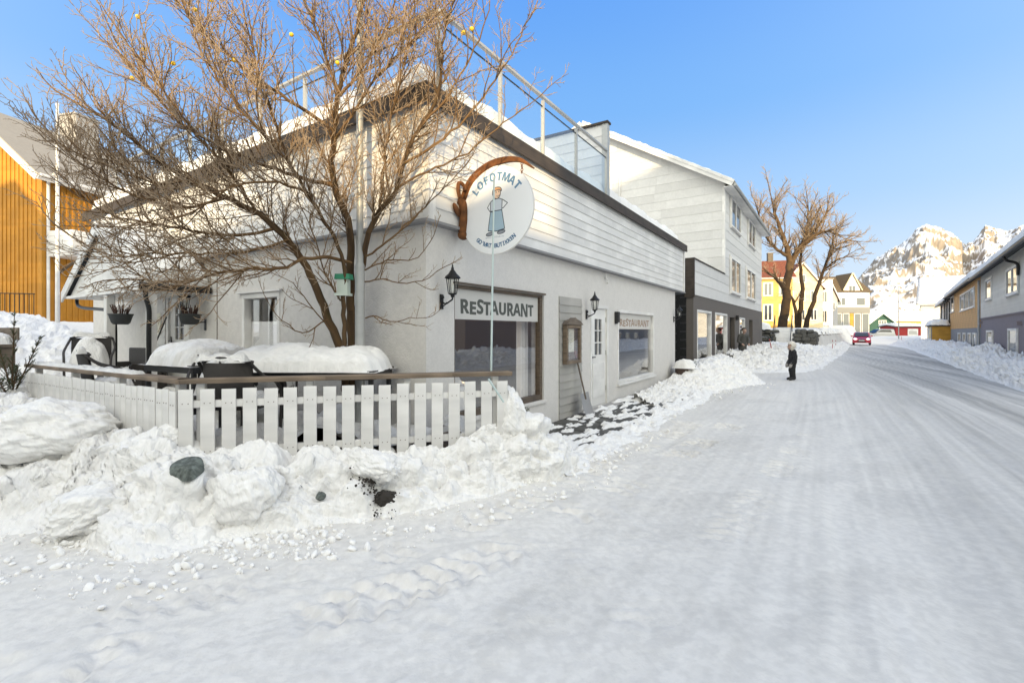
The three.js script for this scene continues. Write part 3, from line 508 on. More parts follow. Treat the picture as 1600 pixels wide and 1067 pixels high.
// side wall: window with half curtain, entrance door
{
  const [x0, x1, y0, y1] = SW, f = 0.075;
  const w = mesh('window', [cbx(x0, x1, y1 - f, y1, -0.11, 0.012), cbx(x0, x1, y0, y0 + f, -0.11, 0.012), cbx(x0, x0 + f, y0 + f, y1 - f, -0.11, 0.012), cbx(x1 - f, x1, y0 + f, y1 - f, -0.11, 0.012)], M.white, side);
  mesh('pane', bx(x0 + 0.03, x1 - 0.03, y0 + 0.03, y1 - 0.03, -0.07, -0.064), M.glass, w);
  mesh('curtain', bx(x0 + 0.05, x1 - 0.05, y0 + 0.05, 1.76, -0.12, -0.112), M.cloth, w);
  mesh('head_flashing', bx(x0 - 0.08, x1 + 0.08, y1 + 0.01, y1 + 0.035, 0, 0.06), M.white, w);
  const [a, b, c, d] = SD;
  mesh('door_frame', [bx(a - 0.02, a + 0.06, c, d + 0.04, -0.14, 0.01), bx(b - 0.06, b + 0.02, c, d + 0.04, -0.14, 0.01), bx(a + 0.06, b - 0.06, d - 0.05, d + 0.04, -0.14, 0.01)], M.white, side);
  const dr = mesh('door', poly([[a + 0.062, c], [b - 0.062, c], [b - 0.062, d - 0.052], [a + 0.062, d - 0.052]], 0.05, [[a + 0.27, b - 0.27, 1.45, 2.15]]), M.white3, side); dr.position.z = -0.03;
  mesh('pane', bx(a + 0.27, b - 0.27, 1.45, 2.15, -0.03, -0.024), M.pane, dr);
  mesh('glazing_bar', [bx((a + b) / 2 - 0.012, (a + b) / 2 + 0.012, 1.45, 2.15, -0.022, 0.004), bx(a + 0.27, b - 0.27, 1.67, 1.69, -0.022, 0.004), bx(a + 0.27, b - 0.27, 1.91, 1.93, -0.022, 0.004)], M.white, dr);
  mesh('handle', [bx(a + 0.10, a + 0.13, 1.35, 1.5, 0, 0.012), bx(a + 0.10, a + 0.22, 1.41, 1.43, 0.03, 0.05)], M.blackMetal, dr);
  { const g = new THREE.Group(); g.name = 'boarded_strip'; side.add(g); boards(g, a - 0.75, a - 0.04, 0.42, 2.4, 0.13, whites, 0.001); }
  const paper = document.createElement('canvas'); paper.width = 128; paper.height = 180; const q = paper.getContext('2d'); q.fillStyle = '#e9e6d6'; q.fillRect(0, 0, 128, 180); q.fillStyle = '#8a8a80'; for (let i = 0; i < 15; i++) q.fillRect(14, 16 + i * 10, 40 + 55 * rnd(), 2);
  const pt = new THREE.CanvasTexture(paper); pt.colorSpace = THREE.SRGBColorSpace; M.paper = new THREE.MeshStandardMaterial({ map: pt, roughness: 0.8 });
  printed('notice', 0.3, 0.42, M.paper, side, [a - 0.35, 1.75, 0.034]);
  for (const ch of [...side.children]) R.attach(ch);
  R.remove(side);
}
// roof terrace: snow, glass balustrade, wind screen
{
  const s = mesh('roof_snow', snowCap(RL + 0.1, LW + 0.12, 0.46, 0.09, 0.13, 3, 0.5), M.snow, R, true); s.position.set(RL / 2 - 0.02, ROOF + 0.055, -LW / 2 - 0.05);
  const post = (x, z, h = 1.08) => bx(x - 0.02, x + 0.02, ROOF + 0.05, ROOF + h, z - 0.025, z + 0.025);
  const zs = 0.02, xs = [0.2, 1.5, 2.74, 4.0, 5.48], ss = []; for (let d = 0.2; d < LW; d += 1.22) ss.push(d);
  for (const x of xs) mesh('baluster_post', post(x, zs), M.steel, R);
  for (const d of ss.slice(1)) mesh('baluster_post', post(0.2, -d), M.steel, R);
  mesh('handrail', [bx(0.2, 5.5, ROOF + 1.12, ROOF + 1.155, zs - 0.03, zs + 0.03), bx(0.17, 0.23, ROOF + 1.12, ROOF + 1.155, -LW + 0.3, zs - 0.03)], M.steel, R);
  for (let i = 0; i + 1 < xs.length; i++) mesh('glass_panel', bx(xs[i] + 0.04, xs[i + 1] - 0.04, ROOF + 0.07, ROOF + 0.97, zs - 0.005, zs + 0.005), M.railGlass, R);
  for (let i = 0; i + 1 < ss.length; i++) mesh('glass_panel', bx(0.195, 0.205, ROOF + 0.07, ROOF + 0.97, -ss[i + 1] + 0.04, -ss[i] - 0.04), M.railGlass, R);
  mesh('glass_clip', [bx(0.2, 5.46, ROOF + 0.972, ROOF + 0.985, zs - 0.01, zs + 0.01), bx(0.19, 0.21, ROOF + 0.972, ROOF + 0.985, -LW + 0.4, zs - 0.03)], M.blackMetal, R);
  const ws = new THREE.Group(); ws.name = 'wind_screen'; ws.rotation.y = -Math.PI / 2; ws.position.set(5.56, ROOF, 0); R.add(ws);   // faces the camera side
  mesh('screen_core', bx(-1.85, 0.0, 0.05, 1.74, -0.1, -0.002), M.white, ws);
  boards(ws, -1.85, -0.1, 0.05, 1.70, 0.21, [M.plate, M.plate2], 0.001);
  mesh('screen_edge', bx(-0.098, 0.03, 0.05, 1.74, -0.1, 0.03), M.galv, ws); mesh('screen_cap', bx(-1.88, 0.05, 1.742, 1.785, -0.13, 0.06), M.fascia, ws);
}
// ───────── things inside and on the restaurant ─────────
const onStreet = (lx, y, out) => [RX + out, y, RZ - lx];
function lantern(label, pos, turn, s = 1, group) {
  const t = thing('wall_lantern', label, 'lantern', pos, turn, group); t.scale.setScalar(s);   // z is out from the wall, origin at the back plate
  mesh('back_plate', [cbx(-0.035, 0.035, -0.1, 0.1, 0, 0.02, 0.008), new THREE.SphereGeometry(0.03, 10, 8).translate(0, 0.06, 0.02)], M.blackMetal, t);
  mesh('arm', [tubeOf([V(0, 0.0, 0.015), V(0, -0.03, 0.08), V(0, 0.0, 0.15), V(0, 0.03, 0.2), V(0, 0.05, 0.2)], 0.011, 20, 8), tubeOf([V(0, -0.06, 0.015), V(0, -0.05, 0.06), V(0, -0.01, 0.10)], 0.008, 12, 6)], M.blackMetal, t);
  const cage = [new THREE.CylinderGeometry(0.035, 0.02, 0.04, 6).translate(0, 0.07, 0.2), new THREE.CylinderGeometry(0.062, 0.05, 0.018, 6).translate(0, 0.095, 0.2), new THREE.CylinderGeometry(0.088, 0.088, 0.015, 6).translate(0, 0.302, 0.2)];
  for (let i = 0; i < 6; i++) { const a = i * Math.PI / 3, c = Math.cos(a), q = Math.sin(a); cage.push(bar(V(c * 0.055, 0.1, 0.2 + q * 0.055), V(c * 0.082, 0.3, 0.2 + q * 0.082), 0.006, 5)); }
  mesh('cage', cage, M.blackMetal, t);
  mesh('glazing', new THREE.CylinderGeometry(0.075, 0.05, 0.19, 6, 1, true).translate(0, 0.2, 0.2), new THREE.MeshPhysicalMaterial({ transmission: 1, thickness: 0, roughness: 0.15, color: new THREE.Color(0.95, 0.95, 0.92) }), t);
  mesh('bulb', new THREE.CapsuleGeometry(0.016, 0.06, 4, 8).translate(0, 0.17, 0.2), M.cloth, t);
  mesh('cap', new THREE.LatheGeometry([[0.11, 0.305], [0.10, 0.325], [0.06, 0.36], [0.035, 0.40], [0.018, 0.42], [0.022, 0.435], [0.012, 0.45], [0.012, 0.47], [0.001, 0.50]].map(([x, y]) => new THREE.Vector2(x, y)), 12).translate(0, 0, 0.2), M.blackMetal, t);
  return t;
}
lantern('black wall lantern left of the big dark framed restaurant window', onStreet(0.26, 1.96, 0.002), Math.PI / 2, 0.9);
lantern('black wall lantern just left of the white street door', onStreet(4.5, 1.93, 0.002), Math.PI / 2, 0.9);
lantern('black wall lantern at the far end of the restaurant wall', onStreet(11.05, 1.98, 0.002), Math.PI / 2, 0.9);
lantern('black wall lantern beside the entrance under the porch', [-9.45, 1.92, RZ + 0.002], 0, 0.95);
{ const t = thing('wall_spotlight', 'small black box lamp beside the white framed window', 'lamp', onStreet(6.06, 1.92, 0.001), Math.PI / 2); mesh('housing', cbx(-0.05, 0.05, -0.12, 0.12, 0, 0.10, 0.012), M.black, t); mesh('bracket', bx(-0.03, 0.03, -0.15, -0.122, 0, 0.06), M.blackMetal, t); }
{ // menu case
  const t = thing('menu_case', 'wooden menu case with a little gabled roof on the grey boards', 'menu case', onStreet(3.74, 1.02, 0.026), Math.PI / 2);
  mesh('case', [cbx(-0.3, -0.24, 0, 0.7, 0, 0.09), cbx(0.24, 0.3, 0, 0.7, 0, 0.09), cbx(-0.239, 0.239, 0, 0.06, 0, 0.09), cbx(-0.239, 0.239, 0.64, 0.7, 0, 0.09), bx(-0.25, 0.25, 0.03, 0.67, 0, 0.015)], M.wood, t);
  mesh('gable', poly([[-0.33, 0.702], [0.33, 0.702], [0.22, 0.77], [0.08, 0.80], [0, 0.83], [-0.08, 0.80], [-0.22, 0.77]], 0.11).translate(0, 0, 0.115), M.greyWood, t);
  printed('menu_sheet', 0.3, 0.42, M.paper, t, [-0.03, 0.42, 0.02]);
  mesh('pane', bx(-0.238, 0.238, 0.062, 0.638, 0.06, 0.064), M.glass, t);
}
{ // snow shovel leaning on the boards
  const t = thing('snow_shovel', 'worn snow shovel leaning on the wall below the menu case', 'shovel', onStreet(3.98, 0.06, 0.27), Math.PI / 2);
  const top = V(-0.04, 1.05, -0.21), low = V(0, 0.30, -0.04);
  mesh('shaft', bar(low, top, 0.016, 8), M.greyWood, t);
  mesh('grip', [bar(top, V(0.015, 1.16, -0.225), 0.011), bar(top, V(-0.10, 1.16, -0.225), 0.011), bar(V(0.025, 1.165, -0.226), V(-0.11, 1.165, -0.226), 0.014)], std(0.30, 0.12, 0.10, 0.6), t);
  const sg = new THREE.PlaneGeometry(0.36, 0.44, 10, 10), p = sg.attributes.position; for (let i = 0; i < p.count; i++) { const x = p.getX(i), y = p.getY(i); p.setXYZ(i, x, y + 0.22, -0.06 * (1 - (x / 0.18) ** 2) + 0.05 * ((y + 0.22) / 0.44) ** 2); }
  const blade = mesh('blade', sg, std(0.34, 0.33, 0.32, 0.5, { metalness: 0.3 }), t); blade.rotation.x = -0.42; blade.position.set(0, 0.0, 0.06);
}
{ // planter tub with snow
  const v = onStreet(10.72, 0.02, 0.42), t = thing('planter_tub', 'dark brown planter tub heaped with snow at the wall end', 'planter', v);
  mesh('tub', new THREE.LatheGeometry([[0.001, 0], [0.22, 0], [0.25, 0.05], [0.29, 0.5], [0.31, 0.52], [0.31, 0.56], [0.27, 0.56], [0.25, 0.45], [0.001, 0.45]].map(([x, y]) => new THREE.Vector2(x, y)), 24), M.brownPot, t);
  const c = mesh('snow_top', snowCap(0.66, 0.66, 0.24, 0.04, 0.3, 5, 1.3), M.snow, t, true); c.position.y = 0.5;
  const fr = []; for (let i = 0; i < 60; i++) { const a = rr(-0.8, 0.8), l = rr(0.15, 0.32); fr.push(bar(V(0.1, 0.5, -0.2), V(0.1 + Math.cos(a) * l * 0.6, 0.45 + rr(-0.2, 0.25), -0.25 - l * Math.abs(Math.cos(a * 1.2))), 0.006, 4, 0.002)); }
  mesh('evergreen_sprig', fr, M.needle, t);
}
{ // inside, by the big window: table laid with cloth, napkin, glasses and a small lamp
  const t = thing('dining_table', 'dining table under a white cloth behind the big window', 'table', [RX - 0.95, 0.05, RZ - 1.35]);
  mesh('top', cyl(0.42, 0.42, 0.03, 28).translate(0, 0.72, 0), M.wood, t); mesh('leg', cyl(0.05, 0.05, 0.72), M.wood, t); mesh('foot', cyl(0.24, 0.2, 0.04, 20), M.wood, t);
  const pts = []; const cg = new THREE.CylinderGeometry(0.44, 0.5, 0.55, 64, 8, true).translate(0, 0.485, 0), p = cg.attributes.position;
  for (let i = 0; i < p.count; i++) { const a = Math.atan2(p.getZ(i), p.getX(i)), k = 1 + 0.09 * Math.sin(a * 9) * (0.76 - p.getY(i)) / 0.55; p.setX(i, p.getX(i) * k); p.setZ(i, p.getZ(i) * k); }
  const tc = mesh('tablecloth', [cg, new THREE.CircleGeometry(0.44, 48).rotateX(-Math.PI / 2).translate(0, 0.761, 0)], M.cloth, scene); tc.position.copy(t.position); tc.userData = { label: 'white tablecloth draped over the dining table behind the window', category: 'tablecloth' };
  const glassProfile = [[0.001, 0], [0.035, 0.002], [0.006, 0.008], [0.005, 0.09], [0.03, 0.12], [0.036, 0.16], [0.03, 0.20]].map(([x, y]) => new THREE.Vector2(x, y));
  [[0.14, 0.08], [0.05, 0.22]].forEach(([x, z], i) => { const g = mesh('wine_glass', new THREE.LatheGeometry(glassProfile, 20), M.glass); g.position.set(t.position.x + x, 0.813, t.position.z + z); g.userData = { label: i ? 'wine glass nearer the restaurant corner on the white tablecloth' : 'wine glass beside the folded napkin on the white tablecloth', category: 'glass' }; });
  const nap = mesh('napkin', new THREE.ConeGeometry(0.12, 0.16, 4, 1, true).translate(0, 0.08, 0), M.cloth); nap.position.set(t.position.x + 0.2, 0.813, t.position.z - 0.12); nap.userData = { label: 'folded white napkin standing on the dining table', category: 'napkin' };
  const lp = thing('table_lamp', 'small glowing lamp on the dining table behind the window', 'lamp', [t.position.x - 0.05, 0.813, t.position.z - 0.28]);
  mesh('stem', cyl(0.03, 0.012, 0.14), M.steel, lp); mesh('glowing_globe', new THREE.SphereGeometry(0.04, 14, 10).translate(0, 0.18, 0), std(0.9, 0.8, 0.6, 0.5, { emissive: new THREE.Color(1, 0.7, 0.35), emissiveIntensity: 2.5 }), lp);
  const pl = new THREE.PointLight(new THREE.Color(1, 0.72, 0.4), 0.6, 0, 2); pl.position.set(0, 0.18, 0); pl.shadow.radius = 2; pl.castShadow = true; lp.add(pl);
  const cu = mesh('curtain', (() => { const g = new THREE.PlaneGeometry(0.26, 2.3, 30, 1), q = g.attributes.position; for (let i = 0; i < q.count; i++) q.setZ(i, 0.035 * Math.sin(q.getX(i) * 60)); g.computeVertexNormals(); return g; })(), M.cloth); cu.position.set(RX - 0.33, 1.35, RZ - 2.66); cu.rotation.y = Math.PI / 2; cu.userData = { label: 'pale curtain hanging at the right side of the big window', category: 'curtain' };
}
// round hanging sign with goat head bracket
{
  const t = thing('hanging_sign', 'round white shop sign hung from a rusty goat horn bracket', 'sign', [RX + 0.09, 3.07, -4.66]);
  const c = document.createElement('canvas'); c.width = c.height = 1024; const g = c.getContext('2d'); g.fillStyle = '#eceef0'; g.fillRect(0, 0, 1024, 1024);
  const arc = (txt, r, a0, step, size, up, col) => { g.font = 'bold ' + size + 'px sans-serif'; g.fillStyle = col; g.textAlign = 'center'; [...txt].forEach((ch, i) => { const a = a0 + i * step; g.save(); g.translate(512 + r * Math.sin(a), 512 - r * Math.cos(a)); g.rotate(up ? a : a + Math.PI); g.fillText(ch, 0, 0); g.lineWidth = size * 0.03; g.strokeStyle = col; g.strokeText(ch, 0, 0); g.restore(); }); };
  arc('LOFOTMAT', 345, -0.86, 0.25, 132, true, '#5f86a8'); arc("GO'MAT BUTIKKEN", 440, Math.PI + 0.66, -0.094, 70, false, '#44698c');
  g.font = '34px sans-serif'; g.fillStyle = '#9aa6b4'; g.textAlign = 'center'; g.fillText('www.lofotmat.no', 500, 836);
  // the little woman in apron and long skirt
  g.lineWidth = 9; g.strokeStyle = '#2c3440'; g.lineJoin = g.lineCap = 'round';
  const shape = (pts, fill, close = true) => { g.beginPath(); g.moveTo(...pts[0]); for (let i = 1; i < pts.length; i++) { const [x, y] = pts[i]; g.lineTo(x, y); } if (close) g.closePath(); if (fill) { g.fillStyle = fill; g.fill(); } g.stroke(); };
  shape([[440, 520], [420, 640], [404, 745], [520, 760], [640, 742], [622, 640], [600, 520]], '#a3bccb');
  shape([[430, 420], [395, 470], [430, 520], [470, 530]], null, false); shape([[610, 400], [680, 450], [620, 500], [570, 510]], null, false);
  shape([[440, 410], [440, 520], [600, 520], [605, 400], [560, 380], [480, 385]], '#c9d2db');
  g.beginPath(); g.ellipse(530, 320, 52, 62, 0.1, 0, 7); g.fillStyle = '#f0cdb0'; g.fill(); g.stroke();
  g.beginPath(); g.moveTo(470, 330); g.quadraticCurveTo(455, 240, 540, 248); g.quadraticCurveTo(600, 252, 596, 300); g.quadraticCurveTo(550, 270, 510, 285); g.quadraticCurveTo(485, 300, 490, 350); g.closePath(); g.fillStyle = '#dfa878'; g.fill(); g.stroke();
  g.lineWidth = 6; g.beginPath(); g.arc(545, 335, 22, 0.3, 2.4); g.stroke(); g.beginPath(); g.arc(520, 305, 4, 0, 7); g.stroke(); g.beginPath(); g.arc(558, 303, 4, 0, 7); g.stroke();
  g.lineWidth = 8; g.fillStyle = '#8f949c'; for (const [x, y] of [[430, 785], [590, 775]]) { g.beginPath(); g.ellipse(x, y, 55, 20, -0.12, 0, 7); g.fill(); g.stroke(); }
  const tx = new THREE.CanvasTexture(c); tx.colorSpace = THREE.SRGBColorSpace; const face = new THREE.MeshStandardMaterial({ map: tx, roughness: 0.45 });
  const RD = 0.525, CX = 0.53, CY = -0.03;
  mesh('board', new THREE.CylinderGeometry(RD, RD, 0.025, 72).rotateX(Math.PI / 2).translate(CX, CY, 0), M.white3, t);
  const disc = new THREE.CircleGeometry(RD - 0.006, 72); for (const s of [1, -1]) { const m = new THREE.Mesh(disc, face); m.name = 'printed_face'; m.position.set(CX, CY, 0.0135 * s); m.rotation.y = s > 0 ? 0 : Math.PI; m.castShadow = m.receiveShadow = true; t.add(m); }
  // horn: tapering curved blade
  const hc = new THREE.CatmullRomCurve3([V(0.03, 0.16, 0), V(0.15, 0.37, 0), V(0.36, 0.50, 0), V(0.62, 0.545, 0), V(0.87, 0.50, 0), V(1.04, 0.38, 0)]), hp = hc.getPoints(28), hv = [];
  const sh = new THREE.Shape(); const up = [], dn = []; hp.forEach((q, i) => { const a = hp[Math.max(0, i - 1)], b = hp[Math.min(28, i + 1)], l = Math.hypot(b.x - a.x, b.y - a.y), nx = -(b.y - a.y) / l, ny = (b.x - a.x) / l, w = 0.042 * (1 - Math.pow(i / 28, 2.2)) + 0.003; up.push(new THREE.Vector2(q.x + nx * w, q.y + ny * w)); dn.unshift(new THREE.Vector2(q.x - nx * w, q.y - ny * w)); });
  sh.setFromPoints([...up, ...dn]);
  mesh('horn', new THREE.ExtrudeGeometry(sh, { depth: 0.03, bevelEnabled: true, bevelSize: 0.006, bevelThickness: 0.006, bevelSegments: 2 }).translate(0, 0, -0.015), M.rust, t);
  for (const [x, y0, y1] of [[0.19, 0.40, 0.355], [0.89, 0.475, 0.33]]) { const ch = []; const n = Math.round((y0 - y1) / 0.035); for (let i = 0; i < n; i++) { const tg = new THREE.TorusGeometry(0.015, 0.005, 6, 10); if (i % 2) tg.rotateY(Math.PI / 2); ch.push(tg.translate(x, y0 - (i + 0.5) * (y0 - y1) / n, 0)); } ch.push(bar(V(x, y1 + 0.01, 0), V(x, y1 - 0.02, 0), 0.005)); mesh('chain', ch, M.rust, t); }
  mesh('goat_head', [tubeOf([V(-0.04, 0.16, 0), V(0.03, 0.12, 0), V(0.05, -0.06, 0), V(0.03, -0.24, 0)], 0.06, 20, 10).scale(1, 1, 1.25), new THREE.SphereGeometry(0.068, 14, 10).scale(1, 0.9, 1.15).translate(0.03, -0.27, 0), bx(-0.09, -0.06, -0.14, 0.3, -0.06, 0.06)], M.rust, t);
  for (const s of [1, -1]) mesh('curled_horn', tubeOf([V(0.03, 0.13, s * 0.04), V(0.03, 0.27, s * 0.10), V(0.04, 0.36, s * 0.09), V(0.06, 0.33, s * 0.02), V(0.08, 0.26, s * 0.03)], 0.024, 22, 8), M.rust, t);
  for (const s of [1, -1]) mesh('ear', new THREE.SphereGeometry(0.05, 10, 8).scale(0.5, 1.9, 0.9).rotateX(s * 0.7).translate(0.02, 0.02, s * 0.12), M.rust, t);
}
{ // slim pale pole in front of the sign, braced at the fence
  const t = thing('slim_pole', 'thin pale mint pole standing at the picket fence end', 'pole', [0, 0, 0]); const a = P(765.5, 640, 5.32), b = P(772, 276, 5.32);
  a.y = 0.3; mesh('shaft', bar(a, b, 0.013, 8, 0.010), M.mint, t); mesh('brace', bar(P(763, 592, 5.0), P(787, 628, 5.06), 0.012, 6), M.mint, t);
}
// porch over the side entrance
{
  const t = thing('entrance_porch', 'white gabled porch with snowy roof over the side entrance', 'porch', [-10.7, 0, RZ]);   // local x along the wall, z out
  const w = 1.75, e = 2.34, ap = 3.46, zf = 1.05, sl = Math.atan2(ap - e, w), L = Math.hypot(w, ap - e);
  for (const s of [-1, 1]) {
    const r = mesh('roof_slope', bx(-L - 0.02, 0, -0.05, 0.03, 0.005, zf), M.roofDark, t); r.position.set(0, ap, 0); r.rotation.z = s < 0 ? sl : Math.PI - sl; if (s > 0) { r.rotation.set(0, 0, -sl); r.geometry = r.geometry.clone().translate(L + 0.02, 0, 0); }
    const sn = mesh('roof_snow', snowCap(L - 0.02, zf + 0.0, 0.24, 0.05, 0.3, 4 + s, 0.6), M.snow, t, true); sn.position.set(s * (w / 2), (ap + e) / 2 + 0.04, zf / 2); sn.rotation.z = -s * sl;
    mesh('rake_board', poly([[0, ap + 0.075], [s * (w + 0.08), e + 0.025], [s * (w + 0.08), e - 0.17], [0, ap - 0.12]], 0.03).translate(0, 0, zf + 0.034), M.white, t);
    mesh('gutter', bar(V(s * (w + 0.05), e - 0.03, 0.02), V(s * (w + 0.05), e - 0.03, zf + 0.02), 0.055, 10), s > 0 ? M.blackMetal : M.galv, t);
  }
  mesh('gable_boarding', poly([[-w + 0.1, e - 0.05], [w - 0.1, e - 0.05], [0, ap - 0.12]], 0.02).translate(0, 0, zf - 0.06), M.white2, t);
  mesh('ceiling', bx(-w, w, e - 0.10, e - 0.055, 0.01, zf), M.white2, t);
  mesh('post', cbx(0.2, 0.33, 0.35, e - 0.1, zf - 0.16, zf - 0.03, 0.01), M.white, t); mesh('post', cbx(w - 0.12, w, 0.35, e - 0.1, zf - 0.26, zf - 0.14, 0.01), M.white, t);
  mesh('downpipe', tubeOf([V(w + 0.05, e - 0.06, zf - 0.08), V(w + 0.05, e - 0.18, zf - 0.08), V(w + 0.06, e - 0.38, zf - 0.12), V(w + 0.06, 1.6, zf - 0.12), V(w + 0.06, 0.4, zf - 0.12)], 0.035, 30, 10), M.blackMetal, t);
  mesh('downpipe', tubeOf([V(-w - 0.05, e - 0.08, zf - 0.2), V(-w - 0.03, e - 0.2, zf - 0.2), V(0.1, e - 0.42, zf - 0.2), V(0.17, e - 0.55, zf - 0.2), V(0.17, 0.4, zf - 0.2)], 0.03, 40, 8), M.blackMetal, t);
}
[['hanging_basket', -9.95, 0.95, 'dark hanging basket of dry heather left of the entrance lantern'], ['hanging_basket', -9.12, 0.25, 'dark hanging basket of dry heather right of the entrance lantern']].forEach(([n, x, z, label]) => {
  const t = thing(n, label, 'flower basket', [x, 1.72, RZ + z], 0, 'flower baskets at the side entrance');
  mesh('bowl', new THREE.LatheGeometry([[0.001, 0], [0.10, 0.0], [0.13, 0.03], [0.165, 0.15], [0.175, 0.16], [0.175, 0.18], [0.15, 0.18], [0.14, 0.12], [0.001, 0.12]].map(([a, b]) => new THREE.Vector2(a, b)), 20), M.plantPot, t);
  const st = []; for (let i = 0; i < 70; i++) { const a = rnd() * 6.28, l = rr(0.08, 0.2), k = rr(0.2, 0.8); st.push(bar(V(Math.cos(a) * 0.08, 0.14, Math.sin(a) * 0.08), V(Math.cos(a) * (0.08 + l * k * 0.5), 0.14 + l, Math.sin(a) * (0.08 + l * k * 0.5)), 0.004, 4, 0.006)); } mesh('dry_stems', st, std(0.07, 0.035, 0.025, 0.9), t);
  if (z > 0.5) mesh('hanger', [bar(V(0, 0.6, 0), V(0.16, 0.17, 0), 0.004, 4), bar(V(0, 0.6, 0), V(-0.16, 0.17, 0), 0.004, 4)], M.blackMetal, t); else mesh('bracket', [bar(V(0, 0.05, -0.25), V(0, 0.02, 0), 0.01, 6), bx(-0.03, 0.03, -0.1, 0.1, -0.25, -0.235)], M.blackMetal, t);
});
// ───────── patio: deck, fence, furniture ─────────
const DECK = 0.38;
{
  const outline = [[-14.5, -4.13], [-14.5, -2.0], [-9.02, -1.92], [-4.95, -2.08], [-2.98, -4.30], [-3.84, -4.6], [-3.84, -4.13]];
  const d = mesh('patio_deck', poly(outline.map(([x, z]) => [x, -z]), DECK).rotateX(-Math.PI / 2).translate(0, DECK, 0), M.greyWood); structure(d); d.userData.label = 'raised wooden patio deck behind the picket fence';
  const nx = 230, nz = 50, g = new THREE.PlaneGeometry(1, 1, nx, nz), p = g.attributes.position, uv = g.attributes.uv;
  for (let k = 0; k < p.count; k++) { const i = k % (nx + 1), j = Math.floor(k / (nx + 1)), t = j / nz; const x = lerp(-14.4, -3.0, i / nx), zf = x < -4.95 ? -2.06 : lerp(-2.15, -4.28, (x + 4.95) / 1.95), zb = x < RX ? -4.1 : Math.min(zf - 0.02, lerp(-4.1, -4.35, (x - RX) / 0.9)); const z = lerp(zf, zb, t); p.setXYZ(k, x, DECK + 0.09 + 0.10 * fbm2(x * 1.3, z * 1.3, 3) + 0.16 * smoothstep(fbm2(x * 0.8, z * 0.9 + 4, 2), 0, 0.5), z); uv.setXY(k, x, z); }
  g.computeVertexNormals(); const s = mesh('patio_snow', g, M.snow, scene, true); structure(s); s.userData.label = 'uneven snow lying on the patio deck';
}
function fence(name, label, A, B, gap, wPick, topY, botY) {
  const len = Math.hypot(B[0] - A[0], B[1] - A[1]), t = thing(name, label, 'fence', [A[0], 0, A[1]], Math.atan2(-(B[1] - A[1]), B[0] - A[0]));
  const pick = flat(cbx(0, wPick, botY, topY, 0.0, 0.021, 0.003)), n = Math.floor(len / (wPick + gap)), nail = flat(mergeGeometries([[0.3, topY - 0.13], [0.7, topY - 0.13], [0.3, botY + 0.24], [0.7, botY + 0.24]].map(([u, y]) => new THREE.CylinderGeometry(0.005, 0.005, 0.004, 6).rotateX(Math.PI / 2).translate(u * wPick, y, 0.0225))));
  for (let i = 0; i < n; i++) { const m = new THREE.Mesh(pick, whites[(i * 7 + (i >> 1)) % 3]); m.name = 'picket'; m.position.set(i * (len - wPick) / (n - 1), rr(-0.007, 0.007), rr(0, 0.003)); m.rotation.z = rr(-0.006, 0.006); m.castShadow = m.receiveShadow = true; t.add(m); const q = new THREE.Mesh(nail, M.greyWood); q.name = 'nails'; m.add(q); }
  mesh('stringer', cbx(0, len, topY - 0.17, topY - 0.10, -0.045, -0.002), M.white, t); mesh('stringer', cbx(0, len, botY + 0.2, botY + 0.27, -0.045, -0.002), M.white, t);
  for (let k = 0; k <= 3; k++) { const x = lerp(0.12, len - 0.16, k / 3); mesh('post', cbx(x, x + 0.07, 0.1, 1.118, -0.118, -0.048), M.white, t); }
  mesh('handrail', cbx(-0.03, len + 0.05, 1.12, 1.165, -0.13, 0.02, 0.006), M.wood, t);
  return [t, len];
}
const [ff] = fence('picket_fence', 'white picket fence with open gaps across the front of the patio', FB, FA, 0.05, 0.118, 1.065, 0.25);
const [sf, sfl] = fence('picket_fence', 'close boarded white fence running along the side of the patio', FC, [FB[0] - 0.03, FB[1]], 0.008, 0.118, 1.06, 0.25);
{ const s = mesh('rail_snow', snowCap(sfl * 0.72, 0.12, 0.035, 0.03, 0.5, 9, 1), M.snow, sf, true); s.position.set(sfl * 0.42, 1.164, -0.055); }
{ // bundle of spruce tops tied to the fence end
  const t = thing('spruce_bundle', 'small spruce tops leaning at the end of the side fence', 'spruce branch', [FC[0] + 0.05, 0.78, FC[1] + 0.15]); const nd = [], st = [];
  for (const [bx0, bz, tx, ty, tz, l] of [[0, 0, 0.12, 1, 0.0, 1.05], [0.05, 0, -0.5, 0.9, 0.1, 0.7], [0, 0, 0.9, 0.5, 0.1, 0.8], [0.1, 0, 0.5, 0.9, -0.2, 0.85], [0, 0.05, 0.95, 0.3, 0.25, 0.9], [0, 0, -0.2, 0.3, 0.6, 0.5]]) {
    const d = V(tx, ty, tz).normalize(), a = V(bx0, 0, bz), b = a.clone().addScaledVector(d, l); st.push(bar(a, b, 0.012, 5, 0.004));
    for (let i = 1; i < 9; i++) for (let k = 0; k < 4; k++) { const c = a.clone().lerp(b, i / 8.2), sd = V(rr(-1, 1), rr(-0.2, 0.7), rr(-1, 1)).normalize().multiplyScalar(0.6).add(d).normalize(), L2 = (1 - i / 11) * rr(0.12, 0.26), e = c.clone().addScaledVector(sd, L2); st.push(bar(c, e, 0.004, 4, 0.002)); for (let q = 0; q < 16; q++) { const m = c.clone().lerp(e, rnd()), nn = V(rr(-1, 1), rr(-1, 1), rr(-1, 1)).normalize().multiplyScalar(0.7).add(sd).normalize(); nd.push(bar(m, m.clone().addScaledVector(nn, 0.03), 0.0022, 3, 0.001)); } }
  }
  mesh('branches', st, M.bark, t); mesh('needles', nd, M.needle, t);
}
